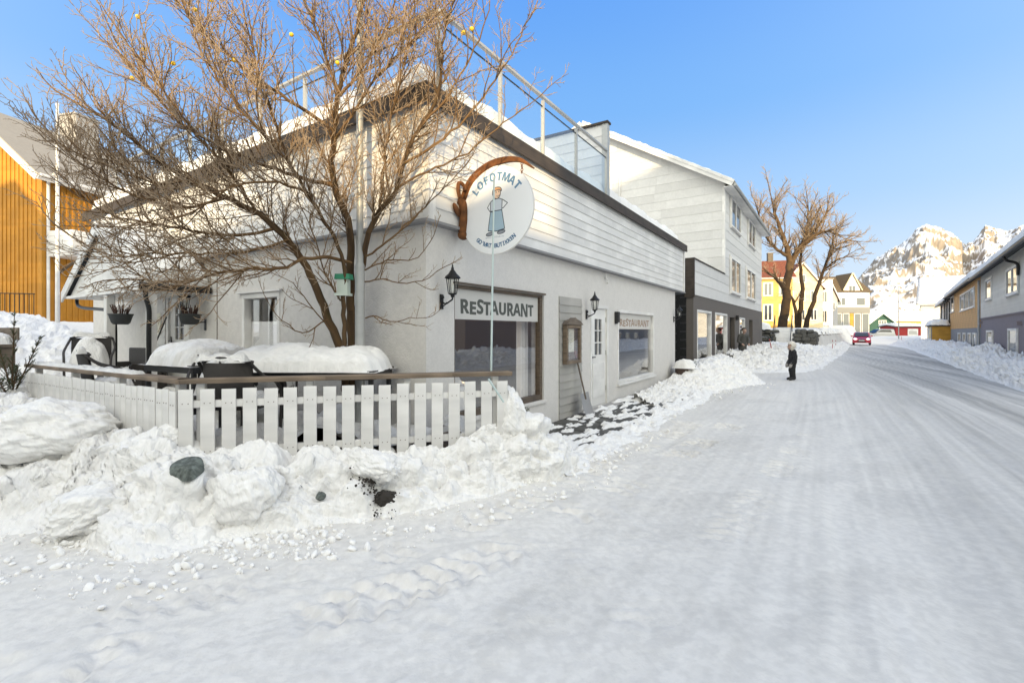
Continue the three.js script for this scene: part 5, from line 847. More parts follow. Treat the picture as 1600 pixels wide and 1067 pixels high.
// yellow house uphill to the left: side wall is the local front
{
  const c = P(65, 490, 17), base = c.y, q = new Plane(c.x, c.z, FWD.x * Math.cos(0.211) + RIGHT.x * Math.sin(0.211), FWD.z * Math.cos(0.211) + RIGHT.z * Math.sin(0.211));   // the side wall runs away to the right
  const t = thing('yellow_house', 'yellow vertical boarded house with grey roof and white balcony up the slope', 'house', [c.x, base, c.z], q.turn);
  const w = 13, d = 6.4, h = P(65, 268, 17).y - base, rise = 2.6;
  houseBody(t, w, d, h, 'along', rise, M.yellow, M.roofGrey, { over: 0.45, rake: true, y0: -2, thick: 0.12 });
  stuffPart(mesh('board_ribs', ribs(0.1, w - 0.1, -1.5, h - 0.15, 0.001, 0.2, 0.06, 0.025), M.yellow, t));
  { const g = []; for (let z = -0.1; z > -d; z -= 0.2) { const top = h + rise * (1 - Math.abs(-z - d / 2) / (d / 2)) - 0.25; g.push(bx(-0.026, -0.001, -1.5, top, z - 0.03, z + 0.03)); } stuffPart(mesh('gable_ribs', g, M.yellow, t)); }
  mesh('corner_board', [bx(-0.05, 0.09, -1.5, h - 0.1, 0.027, 0.05), bx(-0.05, -0.027, -1.5, h - 0.1, -0.1, 0.026)], M.yellow, t);
  mesh('downpipe', [bar(V(0.12, -1, 0.1), V(0.12, h - 0.35, 0.1), 0.05, 10), bar(V(0.12, h - 0.35, 0.1), V(0.12, h - 0.05, 0.42), 0.05, 10)], M.white, t);
  mesh('gutter', bar(V(-0.4, h - 0.28, 0.52), V(w, h - 0.28, 0.52), 0.07, 8), M.white, t);
  const bal = mesh('balcony', [bx(0.1, 4.4, 2.05, 2.15, 0.03, 1.25), ...[0, 1, 2, 3].flatMap((i) => [bx(0.1, 4.4, 2.17 + i * 0.2, 2.36 + i * 0.2, 1.2, 1.23), bx(0.1, 0.13, 2.17 + i * 0.2, 2.36 + i * 0.2, 0.03, 1.19)])], M.white, t);
  mesh('balcony_bracket', [bar(V(0.5, 1.5, 0.02), V(0.5, 2.05, 1.1), 0.05), bar(V(3.8, 1.5, 0.02), V(3.8, 2.05, 1.1), 0.05)], M.frameBrown, bal);
  windowOn(t, 1.8, 4.3, 2.6, 4.0, { z: 0.03, cols: 2, f: 0.12 }); windowOn(t, 1.9, 2.9, 0.6, 1.4, { z: 0.03, cols: 1, f: 0.09, mat: M.wood });
  windowOn(t, 6.5, 8.0, 2.6, 4.0, { z: 0.03 });
  chimney(t, 3.5, h + rise - 0.7, -d / 2, 0.95, 1.75);
  const f = P(89, 480, 13.2), fp = thing('flagpole', 'white flagpole standing in front of the yellow house', 'flagpole', [f.x, groundBase(f.x, f.z) - 0.1, f.z]); mesh('shaft', cyl(0.055, 0.035, P(89, 165, 13.2).y - groundBase(f.x, f.z) + 0.1, 12), M.white, fp); mesh('finial', new THREE.SphereGeometry(0.05, 10, 8).translate(0, P(89, 165, 13.2).y - groundBase(f.x, f.z) + 0.13, 0), M.white, fp);
  const rl = thing('stair_railing', 'thin black iron railing at the yellow house gable', 'railing', [P(52, 486, 15.2).x, P(52, 490, 15.2).y, P(52, 486, 15.2).z], YAW + 0.1), rg = []; for (let i = 0; i < 22; i++) rg.push(bar(V(-i * 0.14, -0.5, 0), V(-i * 0.14, 0.62, 0), 0.012, 5)); rg.forEach((g) => mesh('baluster', g, M.blackMetal, rl)); mesh('top_rail', bar(V(0.02, 0.63, 0), V(-3.1, 0.66, 0), 0.018, 6), M.blackMetal, rl);
}
{ // pale house behind the restaurant's side roof
  const a = P(150, 360, 24), t = thing('cream_house', 'cream coloured house half hidden behind the restaurant and the tree', 'house', [a.x, 0, a.z], YAW - 0.15);
  houseBody(t, 9, 7, 7.6, 'along', 1.5, M.cream, M.roofGrey, { over: 0.3, rake: true, snow: 0.15 }); windowOn(t, 1.0, 2.2, 5.2, 6.6); windowOn(t, 4, 5.2, 5.2, 6.6); chimney(t, 3.5, 8.6, -3.5, 0.6, 1.5, M.white);
}
{ // mound of snow on a low wall beside the yellow house
  const s = bank('snow_mound', 'deep drifted snow on the slope between the patio and the yellow house', [[-19, 1.5], [-15, 0.4], [-12.5, -0.6], [-11.2, -1.8], [-11.0, -3.0]], [[-22, -3.5], [-19, -4.0], [-17, -4.4], [-15.2, -4.8], [-14.9, -4.9]], (q, t) => 0.2 * Math.pow(smoothstep(t, 0, 0.55), 0.9) * (1 - 0.35 * smoothstep(q, 0.75, 1)), { ns: 140, nt: 70, big: 0.12, mid: 0.04, rub: 0.012, ground: groundBase });
}
// white house with the dark shop beneath it
{
  const pl = new Plane(-3.9, -18.05, Math.sin(0.0227), -Math.cos(0.0227)), t = thing('shop_house', 'tall white panelled house above a dark panelled shop front', 'house', [pl.x, 0, pl.z], pl.turn);
  const T = (px) => pl.at(px, 500)[0], lowL = 19.0, up0 = 5.67, up1 = 18.6, eave = 8.45, depth = 14, slope = 0.6, half = 7.0, P0 = 2.94, PT = 4.24;
  const A = [T(1089.5), T(1112), 0.36, 2.42], B = [T(1117.6), T(1136.7), 0.36, 2.42], D1 = [T(1140.5), T(1148.5), 0.0, 2.3], C = [T(1156), T(1164.5), 0.3, 2.35], D2 = [T(1171), T(1176.5), 0.0, 2.3];
  mesh('shop_wall', poly([[0, -0.3], [lowL, -0.3], [lowL, P0], [0, P0]], 0.25, [A, B, [D1[0], D1[1], -0.2, D1[3]], C, [D2[0], D2[1], -0.2, D2[3]]]), M.shopPanel, t);
  mesh('alley_wall', bx(0.0, 0.22, -0.3, P0, -9, -0.252), M.darkBrick, t);
  { const c = [], w = 0.225, hh = 0.075; for (let r = 0; r < 38; r++) for (let i = 0; i < 13; i++) { const z = -0.26 - (i + (r % 2) * 0.5) * w; if (z - w < -3.2) continue; const m = new THREE.Mesh(blockShared(), (r * 3 + i * 7) % 4 ? M.darkBrick : M.black); m.name = 'brick'; m.position.set(-0.006, r * 0.0775 + 0.02, z); t.add(m); m.castShadow = m.receiveShadow = true; } }
  mesh('shop_back', [bx(0.25, lowL - 0.05, -0.2, P0, -5.2, -5), bx(lowL - 0.2, lowL - 0.01, -0.2, P0, -4.99, -0.26)], M.roomWall, t); mesh('shop_floor', bx(0.25, lowL - 0.2, -0.2, 0.02, -4.99, -0.26), M.frameBrown, t);
  mesh('parapet_core', bx(0.02, up0 + 0.0, P0, PT - 0.02, -0.25, -0.002), M.plate2, t); mesh('flat_roof', bx(0.05, up0, P0 + 0.02, P0 + 0.2, -9, -0.252), M.roofDark, t);
  { const s = mesh('roof_snow', snowCap(up0 - 0.1, 8.4, 0.5, 0.12, 0.3, 3, 0.7), M.snow, t, true); s.position.set(up0 / 2 + 0.05, P0 + 0.2, -4.6); }
  boards(t, 0.03, lowL, P0, PT, 0.43, [M.plate, M.plate2, M.plate3], 0.001, [[1, 0, up0]], 'panel', 2.4);
  mesh('parapet_cap', [bx(-0.06, up0 + 0.02, PT - 0.015, PT + 0.03, -0.28, 0.05), bx(-0.055, 0.025, P0 - 0.1, PT - 0.018, -0.3, 0.045)], M.fascia, t);
  const w = up1 - up0;
  mesh('upper_wall', poly([[0.02, P0 + 0.004], [depth - 0.02, P0 + 0.004], [depth - 0.02, eave], [half, eave + half * slope], [0.02, eave]], w - 0.04).rotateY(Math.PI / 2).translate(up1 - 0.02, 0, -0.02), M.plate2, t);
  boards(t, up0, up1, P0, eave - 0.02, 0.43, [M.plate, M.plate2, M.plate3], 0.001, undefined, 'panel', 2.4);
  { const g = new THREE.Group(); g.name = 'gable_cladding'; g.rotation.y = -Math.PI / 2; g.position.set(up0 - 0.002, 0, 0); t.add(g); boards(g, -9.5, 0, P0, eave + half * slope, 0.43, [M.plate, M.plate2, M.plate3, M.plate], 0.001, [[slope, 1, eave + 0.0], [-slope, 1, eave + 2 * half * slope]], 'panel', 2.4); }
  mesh('corner_board', [bx(up0 - 0.03, up0 + 0.08, PT + 0.032, eave - 0.1, 0.028, 0.045), bx(up0 - 0.045, up0 - 0.03, PT + 0.032, eave - 0.1, -0.08, 0.045)], M.white, t);
  const a = Math.atan(slope), L = Math.hypot(half, half * slope) + 0.5, len = w + 0.9;
  for (const s of [-1, 1]) { const r = mesh('roof', new THREE.BoxGeometry(L, 0.14, len).translate(s * L / 2, 0.09, 0), M.roofGrey, t); r.position.set((up0 + up1) / 2, eave + half * slope, -half); r.rotation.order = 'YXZ'; r.rotation.y = -Math.PI / 2; r.rotation.z = -s * a; mesh('rake_board', [new THREE.BoxGeometry(L, 0.24, 0.035).translate(s * L / 2, 0.03, len / 2 + 0.02), new THREE.BoxGeometry(L, 0.12, 0.03).translate(s * L / 2, 0.13, len / 2 + 0.053), new THREE.BoxGeometry(L, 0.24, 0.035).translate(s * L / 2, 0.03, -len / 2 - 0.02)], M.white, r); const sc = snowCap(L - 0.05, len - 0.1, 0.1, 0.2, 0.4, s, 1).translate(s * L / 2, 0.162, 0); mesh('roof_snow', sc, M.snow, r, true); }
  mesh('gutter', bar(V(up0 - 0.4, eave - 0.27, 0.52), V(up1 + 0.4, eave - 0.27, 0.52), 0.07, 10), M.galv, t);
  mesh('soffit', bx(up0 - 0.4, up1 + 0.4, eave - 0.34, eave - 0.30, 0.03, 0.45), M.white, t);
  for (const [p0, p1, y0, y1] of [[1140.4, 1155.3, 6.67, 8.1], [1168, 1178.5, 6.67, 8.1], [1140, 1155, 3.5, 5.2], [1165, 1178.5, 3.5, 5.2]]) windowOn(t, T(p0), T(p1), y0, y1, { z: 0.028, cols: 2, f: 0.09, casing: 0.1, depth: 0.08 });
  { const g = new THREE.Group(); g.rotation.y = -Math.PI / 2; g.position.set(up0 - 0.03, 0, 0); t.add(g); windowOn(g, -6.6, -5.5, 8.6, 10.0, { cols: 1, f: 0.1, casing: 0.08 }); mesh('downpipe', bar(V(-5.0, PT - 0.5, 0.05), V(-5.0, 9.6, 0.05), 0.04, 8), M.white, g); for (const c of [...g.children]) t.attach(c); t.remove(g); }
  const glazed = (r, label, mat) => { const [x0, x1, y0, y1] = r, f = 0.09, k = mesh('shop_window', [cbx(x0, x1, y1 - f, y1, -0.14, 0.01), cbx(x0, x1, y0, y0 + f, -0.14, 0.01), cbx(x0, x0 + f, y0 + f, y1 - f, -0.14, 0.01), cbx(x1 - f, x1, y0 + f, y1 - f, -0.14, 0.01)], mat, t); mesh('pane', bx(x0 + 0.04, x1 - 0.04, y0 + 0.04, y1 - 0.04, -0.08, -0.074), M.glass, k); mesh('sill', bx(x0 - 0.04, x1 + 0.04, y0 - 0.05, y0 - 0.003, -0.1, 0.07), mat, k); };
  glazed(A, '', M.white); glazed(B, '', M.white); glazed(C, '', M.white);
  for (const D of [D1, D2]) { const d = mesh('shop_door', [bx(D[0] + 0.03, D[1] - 0.03, 0.03, D[3] - 0.03, -0.24, -0.19)], M.black, t); mesh('handle', bar(V(D[0] + 0.2, 0.9, -0.14), V(D[0] + 0.2, 1.4, -0.14), 0.015), M.steel, d); }
  { const l = thing('wall_lamp', 'small black lamp beside the dark shop doorway', 'lamp', [pl.x + pl.dx * T(1150) + 0.02, 2.3, pl.z + pl.dz * T(1150)], pl.turn); mesh('box', cbx(-0.09, 0.09, -0.12, 0.12, 0, 0.14, 0.02), M.black, l); }
  { const l = thing('letter_box', 'dark box by the second shop door', 'box', [pl.x + pl.dx * T(1168.5) + 0.02, 1.0, pl.z + pl.dz * T(1168.5)], pl.turn); mesh('box', cbx(-0.15, 0.15, 0, 0.25, 0, 0.1, 0.02), M.black, l); }
  { const s = thing('scroll_stand', 'curly white iron stand with a lantern behind the shop window', 'stand', [pl.x - 0.7, 0.03, pl.z - (A[0] + 0.9)]), g = [bar(V(0, 0, 0), V(0, 1.5, 0), 0.02)]; for (const q of [-1, 1]) g.push(tubeOf([V(0, 1.45, 0), V(0, 1.65, q * 0.2), V(0, 1.6, q * 0.4), V(0, 1.5, q * 0.3), V(0, 1.55, q * 0.22)], 0.015, 20)); g.push(cyl(0.2, 0.16, 0.03, 16)); mesh('stand', g, M.white, s); mesh('lantern_body', cbx(-0.09, 0.09, 1.1, 1.38, 0.04, 0.22, 0.01), M.white, s); }
}
function blockShared() { return (blockShared.g ??= flat(cbx(0, 0.012, 0, 0.066, -0.213, 0, 0.002))); }
// ───────── row of houses on the other side of the street (front faces the road) ─────────
{
  const d0 = V(Math.sin(0.108), 0, -Math.cos(0.108)), R0 = V(6.36, 0, -25.6);   // the row runs away along d0; local x runs back toward the camera
  const rowPlane = new Plane(R0.x, R0.z, d0.x, d0.z), along = (px) => rowPlane.at(px, 500)[0];
  const make = (name, label, tFar, tNear) => { const p = R0.clone().addScaledVector(d0, tFar); return thing(name, label, 'house', [p.x, 0, p.z], Math.atan2(d0.z, -d0.x)); };
  const H = (px, py) => rowPlane.at(px, py)[1];
  const s1 = along(1533.5), s2 = along(1486), s3 = s2 + 15;
  { // white over mauve
    const far = s1, near = -9, w = far - near, X = (px) => far - along(px), t = make('row_house', 'white boarded house with mauve rendered ground floor at the street', far, near), low = H(1560, 494), eave = H(1570, 394) - 0.38;
    houseBody(t, w, 8, eave, 'along', 2.0, M.white2, M.roofDark, { lower: low, lowMat: M.purple, snow: 0.22, over: 0.42 });
    stuffPart(mesh('board_ribs', ribs(0.05, w - 0.05, low + 0.03, eave - 0.05, 0.001, 0.15, 0.045, 0.02), M.white, t));
    mesh('belt', bx(-0.02, w, low - 0.03, low + 0.028, 0.002, 0.05), M.purple, t);
    windowOn(t, X(1552.5), X(1543), H(1548, 468), H(1548, 435), { z: 0.022, cols: 1, f: 0.09, casing: 0.07 }); windowOn(t, X(1595), X(1576), H(1585, 460), H(1585, 417), { z: 0.022, cols: 2, f: 0.09, casing: 0.07, casingMat: M.galv });
    windowOn(t, X(1553.5), X(1544), H(1549, 551), H(1549, 516), { z: 0.004, cols: 1, f: 0.1 }); windowOn(t, X(1592.5), X(1578), H(1585, 553), H(1585, 513), { z: 0.004, cols: 1, f: 0.1 });
    for (const px of [1536, 1597]) mesh('vent', bx(X(px) - 0.12, X(px) + 0.12, H(px, 502) - 0.15, H(px, 502), 0, 0.14), M.purple, t);
    mesh('gutter', bar(V(0, eave - 0.18, 0.5), V(w, eave - 0.18, 0.5), 0.075, 10), M.blackMetal, t); mesh('downpipe', tubeOf([V(X(1597), eave - 0.2, 0.5), V(X(1597), eave - 0.4, 0.4), V(X(1597), eave - 0.55, 0.12), V(X(1597), eave - 1.0, 0.09)], 0.05, 20, 8), M.blackMetal, t);
    mesh('corner_pipe', bar(V(0.02, 0, 0.09), V(0.02, eave - 0.2, 0.09), 0.05, 8), M.galv, t);
    chimney(t, 3, eave + 1.5, -4, 0.6, 1.3);
  }
  { // orange timber over grey
    const far = s2, w = s2 - s1 - 0.05, X = (px) => far - along(px), t = make('row_house', 'orange timber clad house with grey ground floor', far), low = H(1510, 513), eave = H(1510, 440) - 0.32;
    houseBody(t, w, 8, eave, 'along', 2.0, M.orange, M.roofDark, { lower: low, lowMat: M.lowGrey, snow: 0.28, over: 0.4 });
    const pl = []; for (let y = low + 0.02; y < eave - 0.1; y += 0.135) pl.push(bx(0.02, w - 0.02, y, y + 0.12, 0.001, 0.02)); stuffPart(mesh('weatherboards', pl, M.orange, t));
    windowOn(t, X(1525), X(1502.5), H(1514, 483), H(1514, 455), { z: 0.021, cols: 3, f: 0.09, casing: 0.06 }); windowOn(t, X(1492.5), X(1487.5), H(1490, 488), H(1490, 463), { z: 0.021, cols: 1, f: 0.09 });
    for (const [a, b] of [[1527, 1522], [1518.5, 1514.5], [1510, 1506.5], [1502, 1498.5]]) windowOn(t, X(a), X(b), H((a + b) / 2, 549), H((a + b) / 2, 520), { z: 0.002, cols: 1, f: 0.09 });
    mesh('downpipe', [bar(V(0.3, 0.4, 0.1), V(0.3, eave - 0.5, 0.1), 0.05, 8), bar(V(0.3, eave - 0.5, 0.1), V(0.3, eave - 0.15, 0.45), 0.05, 8)], M.blackMetal, t); mesh('gutter', bar(V(0, eave - 0.15, 0.48), V(w, eave - 0.15, 0.48), 0.07, 8), M.blackMetal, t);
  }
  { // old pale houses with entrance porches
    const far = s3, w = s3 - s2 - 0.05, t = make('row_house', 'pale beige timber house with three snowy entrance porches', far), eave = 4.6;
    houseBody(t, w, 8, eave, 'along', 1.9, std(0.60, 0.53, 0.46, 0.8, { map: tPaint }), M.roofDark, { snow: 0.3, over: 0.4 });
    for (const f of [0.12, 0.3, 0.52, 0.7, 0.88]) windowOn(t, w * f - 0.45, w * f + 0.45, 2.75, 4.05, { cols: 2, f: 0.09, casing: 0.1, rows: 2 });
    for (const f of [0.22, 0.6, 0.8]) mesh('downpipe', bar(V(w * f, 0.3, 0.08), V(w * f, eave - 0.1, 0.08), 0.05, 8), M.blackMetal, t);
    const porch = (f, mat, wd) => { const x = w * f, m = mesh('porch', [bx(x - wd, x - wd + 0.1, 0, 2.1, 0.002, 1.3), bx(x + wd - 0.1, x + wd, 0, 2.1, 0.002, 1.3), bx(x - wd + 0.1, x + wd - 0.1, 0, 2.1, 1.2, 1.29)], mat, t); mesh('porch_door', bx(x - 0.42, x + 0.42, 0.1, 1.95, 1.291, 1.33), mat === M.mustard ? M.lowGrey : M.white, m); mesh('porch_roof', bx(x - wd - 0.15, x + wd + 0.15, 2.102, 2.22, 0.002, 1.5), M.roofDark, m); const s = mesh('porch_snow', snowCap(2 * wd + 0.3, 1.5, 0.45, 0.08, 0.3, f * 10, 0.8, 0.2), M.snow, m, true); s.position.set(x, 2.2, 0.75); };
    porch(0.96, M.mustard, 1.0); porch(0.62, M.cream, 0.9); porch(0.36, M.white2, 0.9);
    mesh('gutter', bar(V(0, eave - 0.15, 0.48), V(w, eave - 0.15, 0.48), 0.07, 8), M.blackMetal, t);
  }
  { const a = P(1440, 500, 66), t = thing('far_house', 'white house with a broad snowy roof and dark dormer beyond the row', 'house', [a.x, 0, a.z], YAW - 0.75); houseBody(t, 14, 10, 5.6, 'along', 3.6, M.white2, M.roofDark, { snow: 0.35, over: 0.5, rake: true }); mesh('dormer', bx(5, 10, 7.2, 9.2, -4.2, -1.2), M.roofDark, t); chimney(t, 9, 8.6, -5, 0.9, 1.7, M.frameBrown); windowOn(t, 2, 3.2, 2.5, 4); windowOn(t, 6, 7.2, 2.5, 4); windowOn(t, 10, 11.2, 2.5, 4); }
}
// ───────── houses at the end of the street ─────────
{ // yellow house with red roof above the wall
  const p = P(1186, 505, 66), t = thing('yellow_house', 'bright yellow house with red tiled roof behind the street trees', 'house', [p.x, 1.9, p.z], YAW - 0.25);
  houseBody(t, 4.2, 8, 7.2, 'along', 2.6, M.yellow2, M.roofRed, { over: 0.4, rake: true }); for (const x of [0.6, 2.6]) { windowOn(t, x, x + 1.1, 4.6, 6.4, { f: 0.1, casing: 0.12, casingMat: M.cream }); windowOn(t, x, x + 1.1, 1.2, 3.4, { f: 0.1, casing: 0.12, casingMat: M.cream }); }
  mesh('plinth', bx(-0.05, 4.25, -0.5, 0.5, -8, 0.06), M.mustard, t); chimney(t, 2.4, 9.4, -4, 0.7, 1.6, M.frameBrown);
  const q = P(1222, 505, 72), u = thing('cream_house', 'cream house with red gabled roof beside the yellow house', 'house', [q.x, 1.9, q.z], YAW - 0.2); houseBody(u, 5.6, 8, 6.4, 'across', 3.6, M.cream, M.roofRed, { over: 0.35, rake: true }); for (const x of [0.7, 2.3, 3.9]) { windowOn(u, x, x + 0.9, 1.4, 3.0, { f: 0.09 }); windowOn(u, x, x + 0.9, 4.2, 5.8, { f: 0.09 }); } windowOn(u, 2.3, 3.3, 7, 8.2, { f: 0.09 });
  const v = P(1258, 505, 80), w = thing('white_house', 'plain tall white house behind the leaning street tree', 'house', [v.x, 1.9, v.z], YAW - 0.1); houseBody(w, 4.4, 8, 8.4, 'along', 0.5, M.white3, M.roofGrey, { over: 0.15 }); for (const x of [0.8, 2.6]) { windowOn(w, x, x + 0.9, 1.2, 3.2); windowOn(w, x, x + 0.9, 4.6, 6.4); }
  const g = P(1283, 512, 84), h = thing('grey_house', 'grey fronted house with brown pitched roof beside the white gabled shop', 'house', [g.x, 1.2, g.z], YAW + 0.35); houseBody(h, 4.2, 8, 6.2, 'across', 3.0, std(0.42, 0.41, 0.40, 0.8), M.roofBrown, { over: 0.35, rake: true }); windowOn(h, 0.6, 1.6, 4.2, 5.6); windowOn(h, 2.5, 3.5, 4.2, 5.6); windowOn(h, 1.0, 2.0, 1.2, 3); chimney(h, 2.1, 8.6, -4, 0.6, 1.2);
  const fp = P(1294.5, 500, 78), f = thing('flagpole', 'white flagpole before the grey house at the end of the street', 'flagpole', [fp.x, 0.5, fp.z]); mesh('shaft', cyl(0.08, 0.05, P(0, 424, 78).y - 0.5, 8), M.white, f); mesh('finial', new THREE.SphereGeometry(0.09, 8, 6).translate(0, P(0, 424, 78).y - 0.45, 0), M.white, f);
}
{ // white gabled house with shop front facing down the street
  const D = 98, a = P(1304, 520, D), b = P(1361, 520, D), w = a.distanceTo(b), y = (py) => P(1330, py, D).y - 0.9, t = thing('gabled_shop', 'white gabled house with a grey shop front facing down the street', 'house', [a.x, 0.9, a.z], YAW + 0.04);
  const e = y(455), ap = y(427), b0 = y(480);
  houseBody(t, w, 9, e, 'along', 3.4, M.white3, M.roofBrown, { over: 0.3, y0: -1, lower: b0, lowMat: std(0.20, 0.20, 0.20, 0.8) });
  const dg = mesh('dormer_gable', poly([[w * 0.27, e - 0.3], [w * 0.73, e - 0.3], [w * 0.73, e + 0.6], [w * 0.5, ap], [w * 0.27, e + 0.6]], 4.2).translate(0, 0, 0.03), M.white3, t);
  for (const s of [-1, 1]) { const L = Math.hypot(w * 0.23, ap - e - 0.6) + 0.5, r = mesh('dormer_roof', new THREE.BoxGeometry(L, 0.14, 4.6).translate(s * L / 2, 0.09, -2), M.roofBrown, t); r.position.set(w / 2, ap, 0); r.rotation.z = -s * Math.atan2(ap - e - 0.6, w * 0.23); mesh('verge', new THREE.BoxGeometry(L, 0.22, 0.05).translate(s * L / 2, 0.05, 0.33), M.cream, r); }
  windowOn(t, w * 0.4, w * 0.6, e - 0.1, e + 1.2, { z: 0.035, cols: 2, f: 0.1 }); windowOn(t, w * 0.08, w * 0.32, b0 + 0.35, b0 + 2.0, { z: 0.002, cols: 2, f: 0.1 }); windowOn(t, w * 0.62, w * 0.88, b0 + 0.35, b0 + 2.0, { z: 0.002, cols: 1, f: 0.1 });
  mesh('shop_fascia', bx(-0.05, w + 0.05, b0 - 1.1, b0 - 0.005, 0.002, 0.12), std(0.20, 0.20, 0.19, 0.7), t);
  for (const [u, v] of [[0.02, 0.2], [0.24, 0.42], [0.56, 0.74], [0.78, 0.98]]) windowOn(t, w * u, w * v, 0.5, b0 - 1.25, { z: 0.002, cols: 1, f: 0.1, depth: 0.09 }); mesh('shop_door', bx(w * 0.44, w * 0.54, 0, b0 - 1.25, 0.002, 0.08), M.mustard, t);
  const q = P(1360, 530, 118), g = thing('green_shed', 'dark green gabled shed with snow on its roof', 'shed', [q.x, 0.9, q.z], YAW + 0.05); houseBody(g, 6.4, 8, 2.6, 'across', 2.3, M.green, M.roofDark, { snow: 0.4, over: 0.4, rake: true, trim: M.green }); windowOn(g, 2.2, 4.2, 2.5, 3.5, { f: 0.1, cols: 3 }); mesh('door', bx(2.4, 4, 0, 2, 0.002, 0.05), M.white, g);
  const h = P(1378, 520, 128), k = thing('long_shed', 'long shed with a wide snow covered roof behind the green shed', 'shed', [h.x, 0.9, h.z], YAW + 0.05); houseBody(k, 16, 9, 3.6, 'along', 2.4, M.yellow2, M.roofDark, { snow: 0.5, over: 0.4 }); for (const x of [2, 6, 10, 13]) windowOn(k, x, x + 1.4, 1.2, 2.6);
  const r = P(1400, 531, 84), s = thing('red_shed', 'small red shed with a white door and snowy flat roof', 'shed', [r.x, 0.2, r.z], YAW - 0.08); houseBody(s, 4.2, 4, 2.2, 'along', 0.25, M.red, M.roofDark, { snow: 0.35, over: 0.25 }); mesh('door', bx(2.0, 3.7, 0, 1.9, 0.002, 0.05), M.white, s); mesh('sign_board', bx(2.2, 3.5, 0.9, 1.5, 0.052, 0.06), M.steel, s);
  const l = P(1405, 530, 74), lp = thing('street_lamp', 'tall grey street lamp with a short arm near the red shed', 'street lamp', [l.x, 0, l.z]); mesh('pole', cyl(0.08, 0.05, 8.6, 10), M.galv, lp); const ad = RIGHT.clone().multiplyScalar(-1.0); mesh('arm', bar(V(0, 8.55, 0), V(ad.x * 0.6, 8.65, ad.z * 0.6), 0.04), M.galv, lp); mesh('lamp_head', new THREE.SphereGeometry(0.2, 10, 8).scale(1.6, 0.35, 0.8).rotateY(YAW).translate(ad.x * 0.9, 8.66, ad.z * 0.9), M.galv, lp);
}
// stone retaining wall with steps and railing below the trees
{
  const A = V(-5.2, 0, -42.0), B = V(-0.6, 0, -42.4), C = V(1.9, 0, -76), t = thing('stone_wall', 'dark dry stone retaining wall below the garden terrace', 'wall', [0, 0, 0]);
  const run = (a, b, rows, n, gapA, gapB) => { const d = b.clone().sub(a), L = d.length(), turn = Math.atan2(-d.z, d.x); d.normalize(); for (let r = 0; r < rows; r++) { let s = 0; while (s < L) { const w = rr(0.5, 1.15) * n; if (!(s > gapA && s < gapB)) { const m = new THREE.Mesh(stoneG[Math.floor(rnd() * 4)], rnd() < 0.5 ? M.stone : M.slab2); m.name = 'stone'; m.position.set(a.x + d.x * (s + w / 2), 0.14 + r * 0.56 * n, a.z + d.z * (s + w / 2)); m.rotation.set(rr(-0.15, 0.15), turn + rr(-0.2, 0.2), rr(-0.16, 0.16)); m.scale.set(w / 2.0, 0.30 * n * rr(0.7, 1.25), 0.28); m.castShadow = m.receiveShadow = true; t.add(m); } s += w; } } };
  const stoneG = [51, 52, 53, 54].map((k) => blockGeo(1, k, 1, 5, 1)); run(A, B, 6, 0.52, 2.0, 3.2); run(B, C, 4, 0.72, -1, -1);
  const cap = mesh('wall_snow', snowCap(2.0, 1.0, 0.45, 0.1, 0.4, 2, 0.8), M.snow, t, true); cap.position.set(-4.3, 1.78, -42.1); for (let i = 0; i < 9; i++) { const p = B.clone().lerp(C, (i + 0.4) / 9), c = mesh('wall_snow', snowCap(rr(1.2, 2.6), 0.9, rr(0.3, 0.5), 0.1, 0.4, i, 0.8), M.snow, t, true); c.position.set(p.x, 1.38, p.z); c.rotation.y = 1.5; }
  const st = thing('garden_stairs', 'snowy garden stairs with dark iron handrails through the stone wall', 'stairs', [-2.6, 0, -41.6]); for (let i = 0; i < 8; i++) mesh('step', cbx(-0.55, 0.55, 0, 0.25 + i * 0.24, -0.3 * (i + 1), -0.3 * i, 0.02), M.snow, st);
  for (const s of [-1, 1]) mesh('handrail', [bar(V(s * 0.6, 1.0, 0.1), V(s * 0.6, 2.9, -2.4), 0.03), bar(V(s * 0.6, 0, 0.1), V(s * 0.6, 1.0, 0.1), 0.03), bar(V(s * 0.6, 1.6, -2.4), V(s * 0.6, 2.9, -2.4), 0.03)], M.blackMetal, st);
  for (const [px, py, D, h, l] of [[1211, 550, 26, 1.0, 'red marker stake leaning in the snow heap near the child'], [1301, 556, 36, 1.5, 'thin red snow marker stake nearest the street trees'], [1306, 551, 42, 1.4, 'thin red snow marker stake beside the road bend'], [1409, 535, 62, 1.3, 'thin marker stake in the bank before the red shed']]) { const v = P(px, py, D), s = thing('marker_stake', l, 'stake', [v.x, v.y - 0.3, v.z], 0, 'red snow marker stakes'); mesh('rod', bar(V(0, -0.4, 0), V(px === 1211 ? -0.25 : 0.03, h, 0), 0.025, 6), M.red, s); mesh('reflector', bar(V(px === 1211 ? -0.2 : 0.024, h * 0.8, 0), V(px === 1211 ? -0.225 : 0.027, h * 0.9, 0), 0.029, 6), M.white, s); }
}
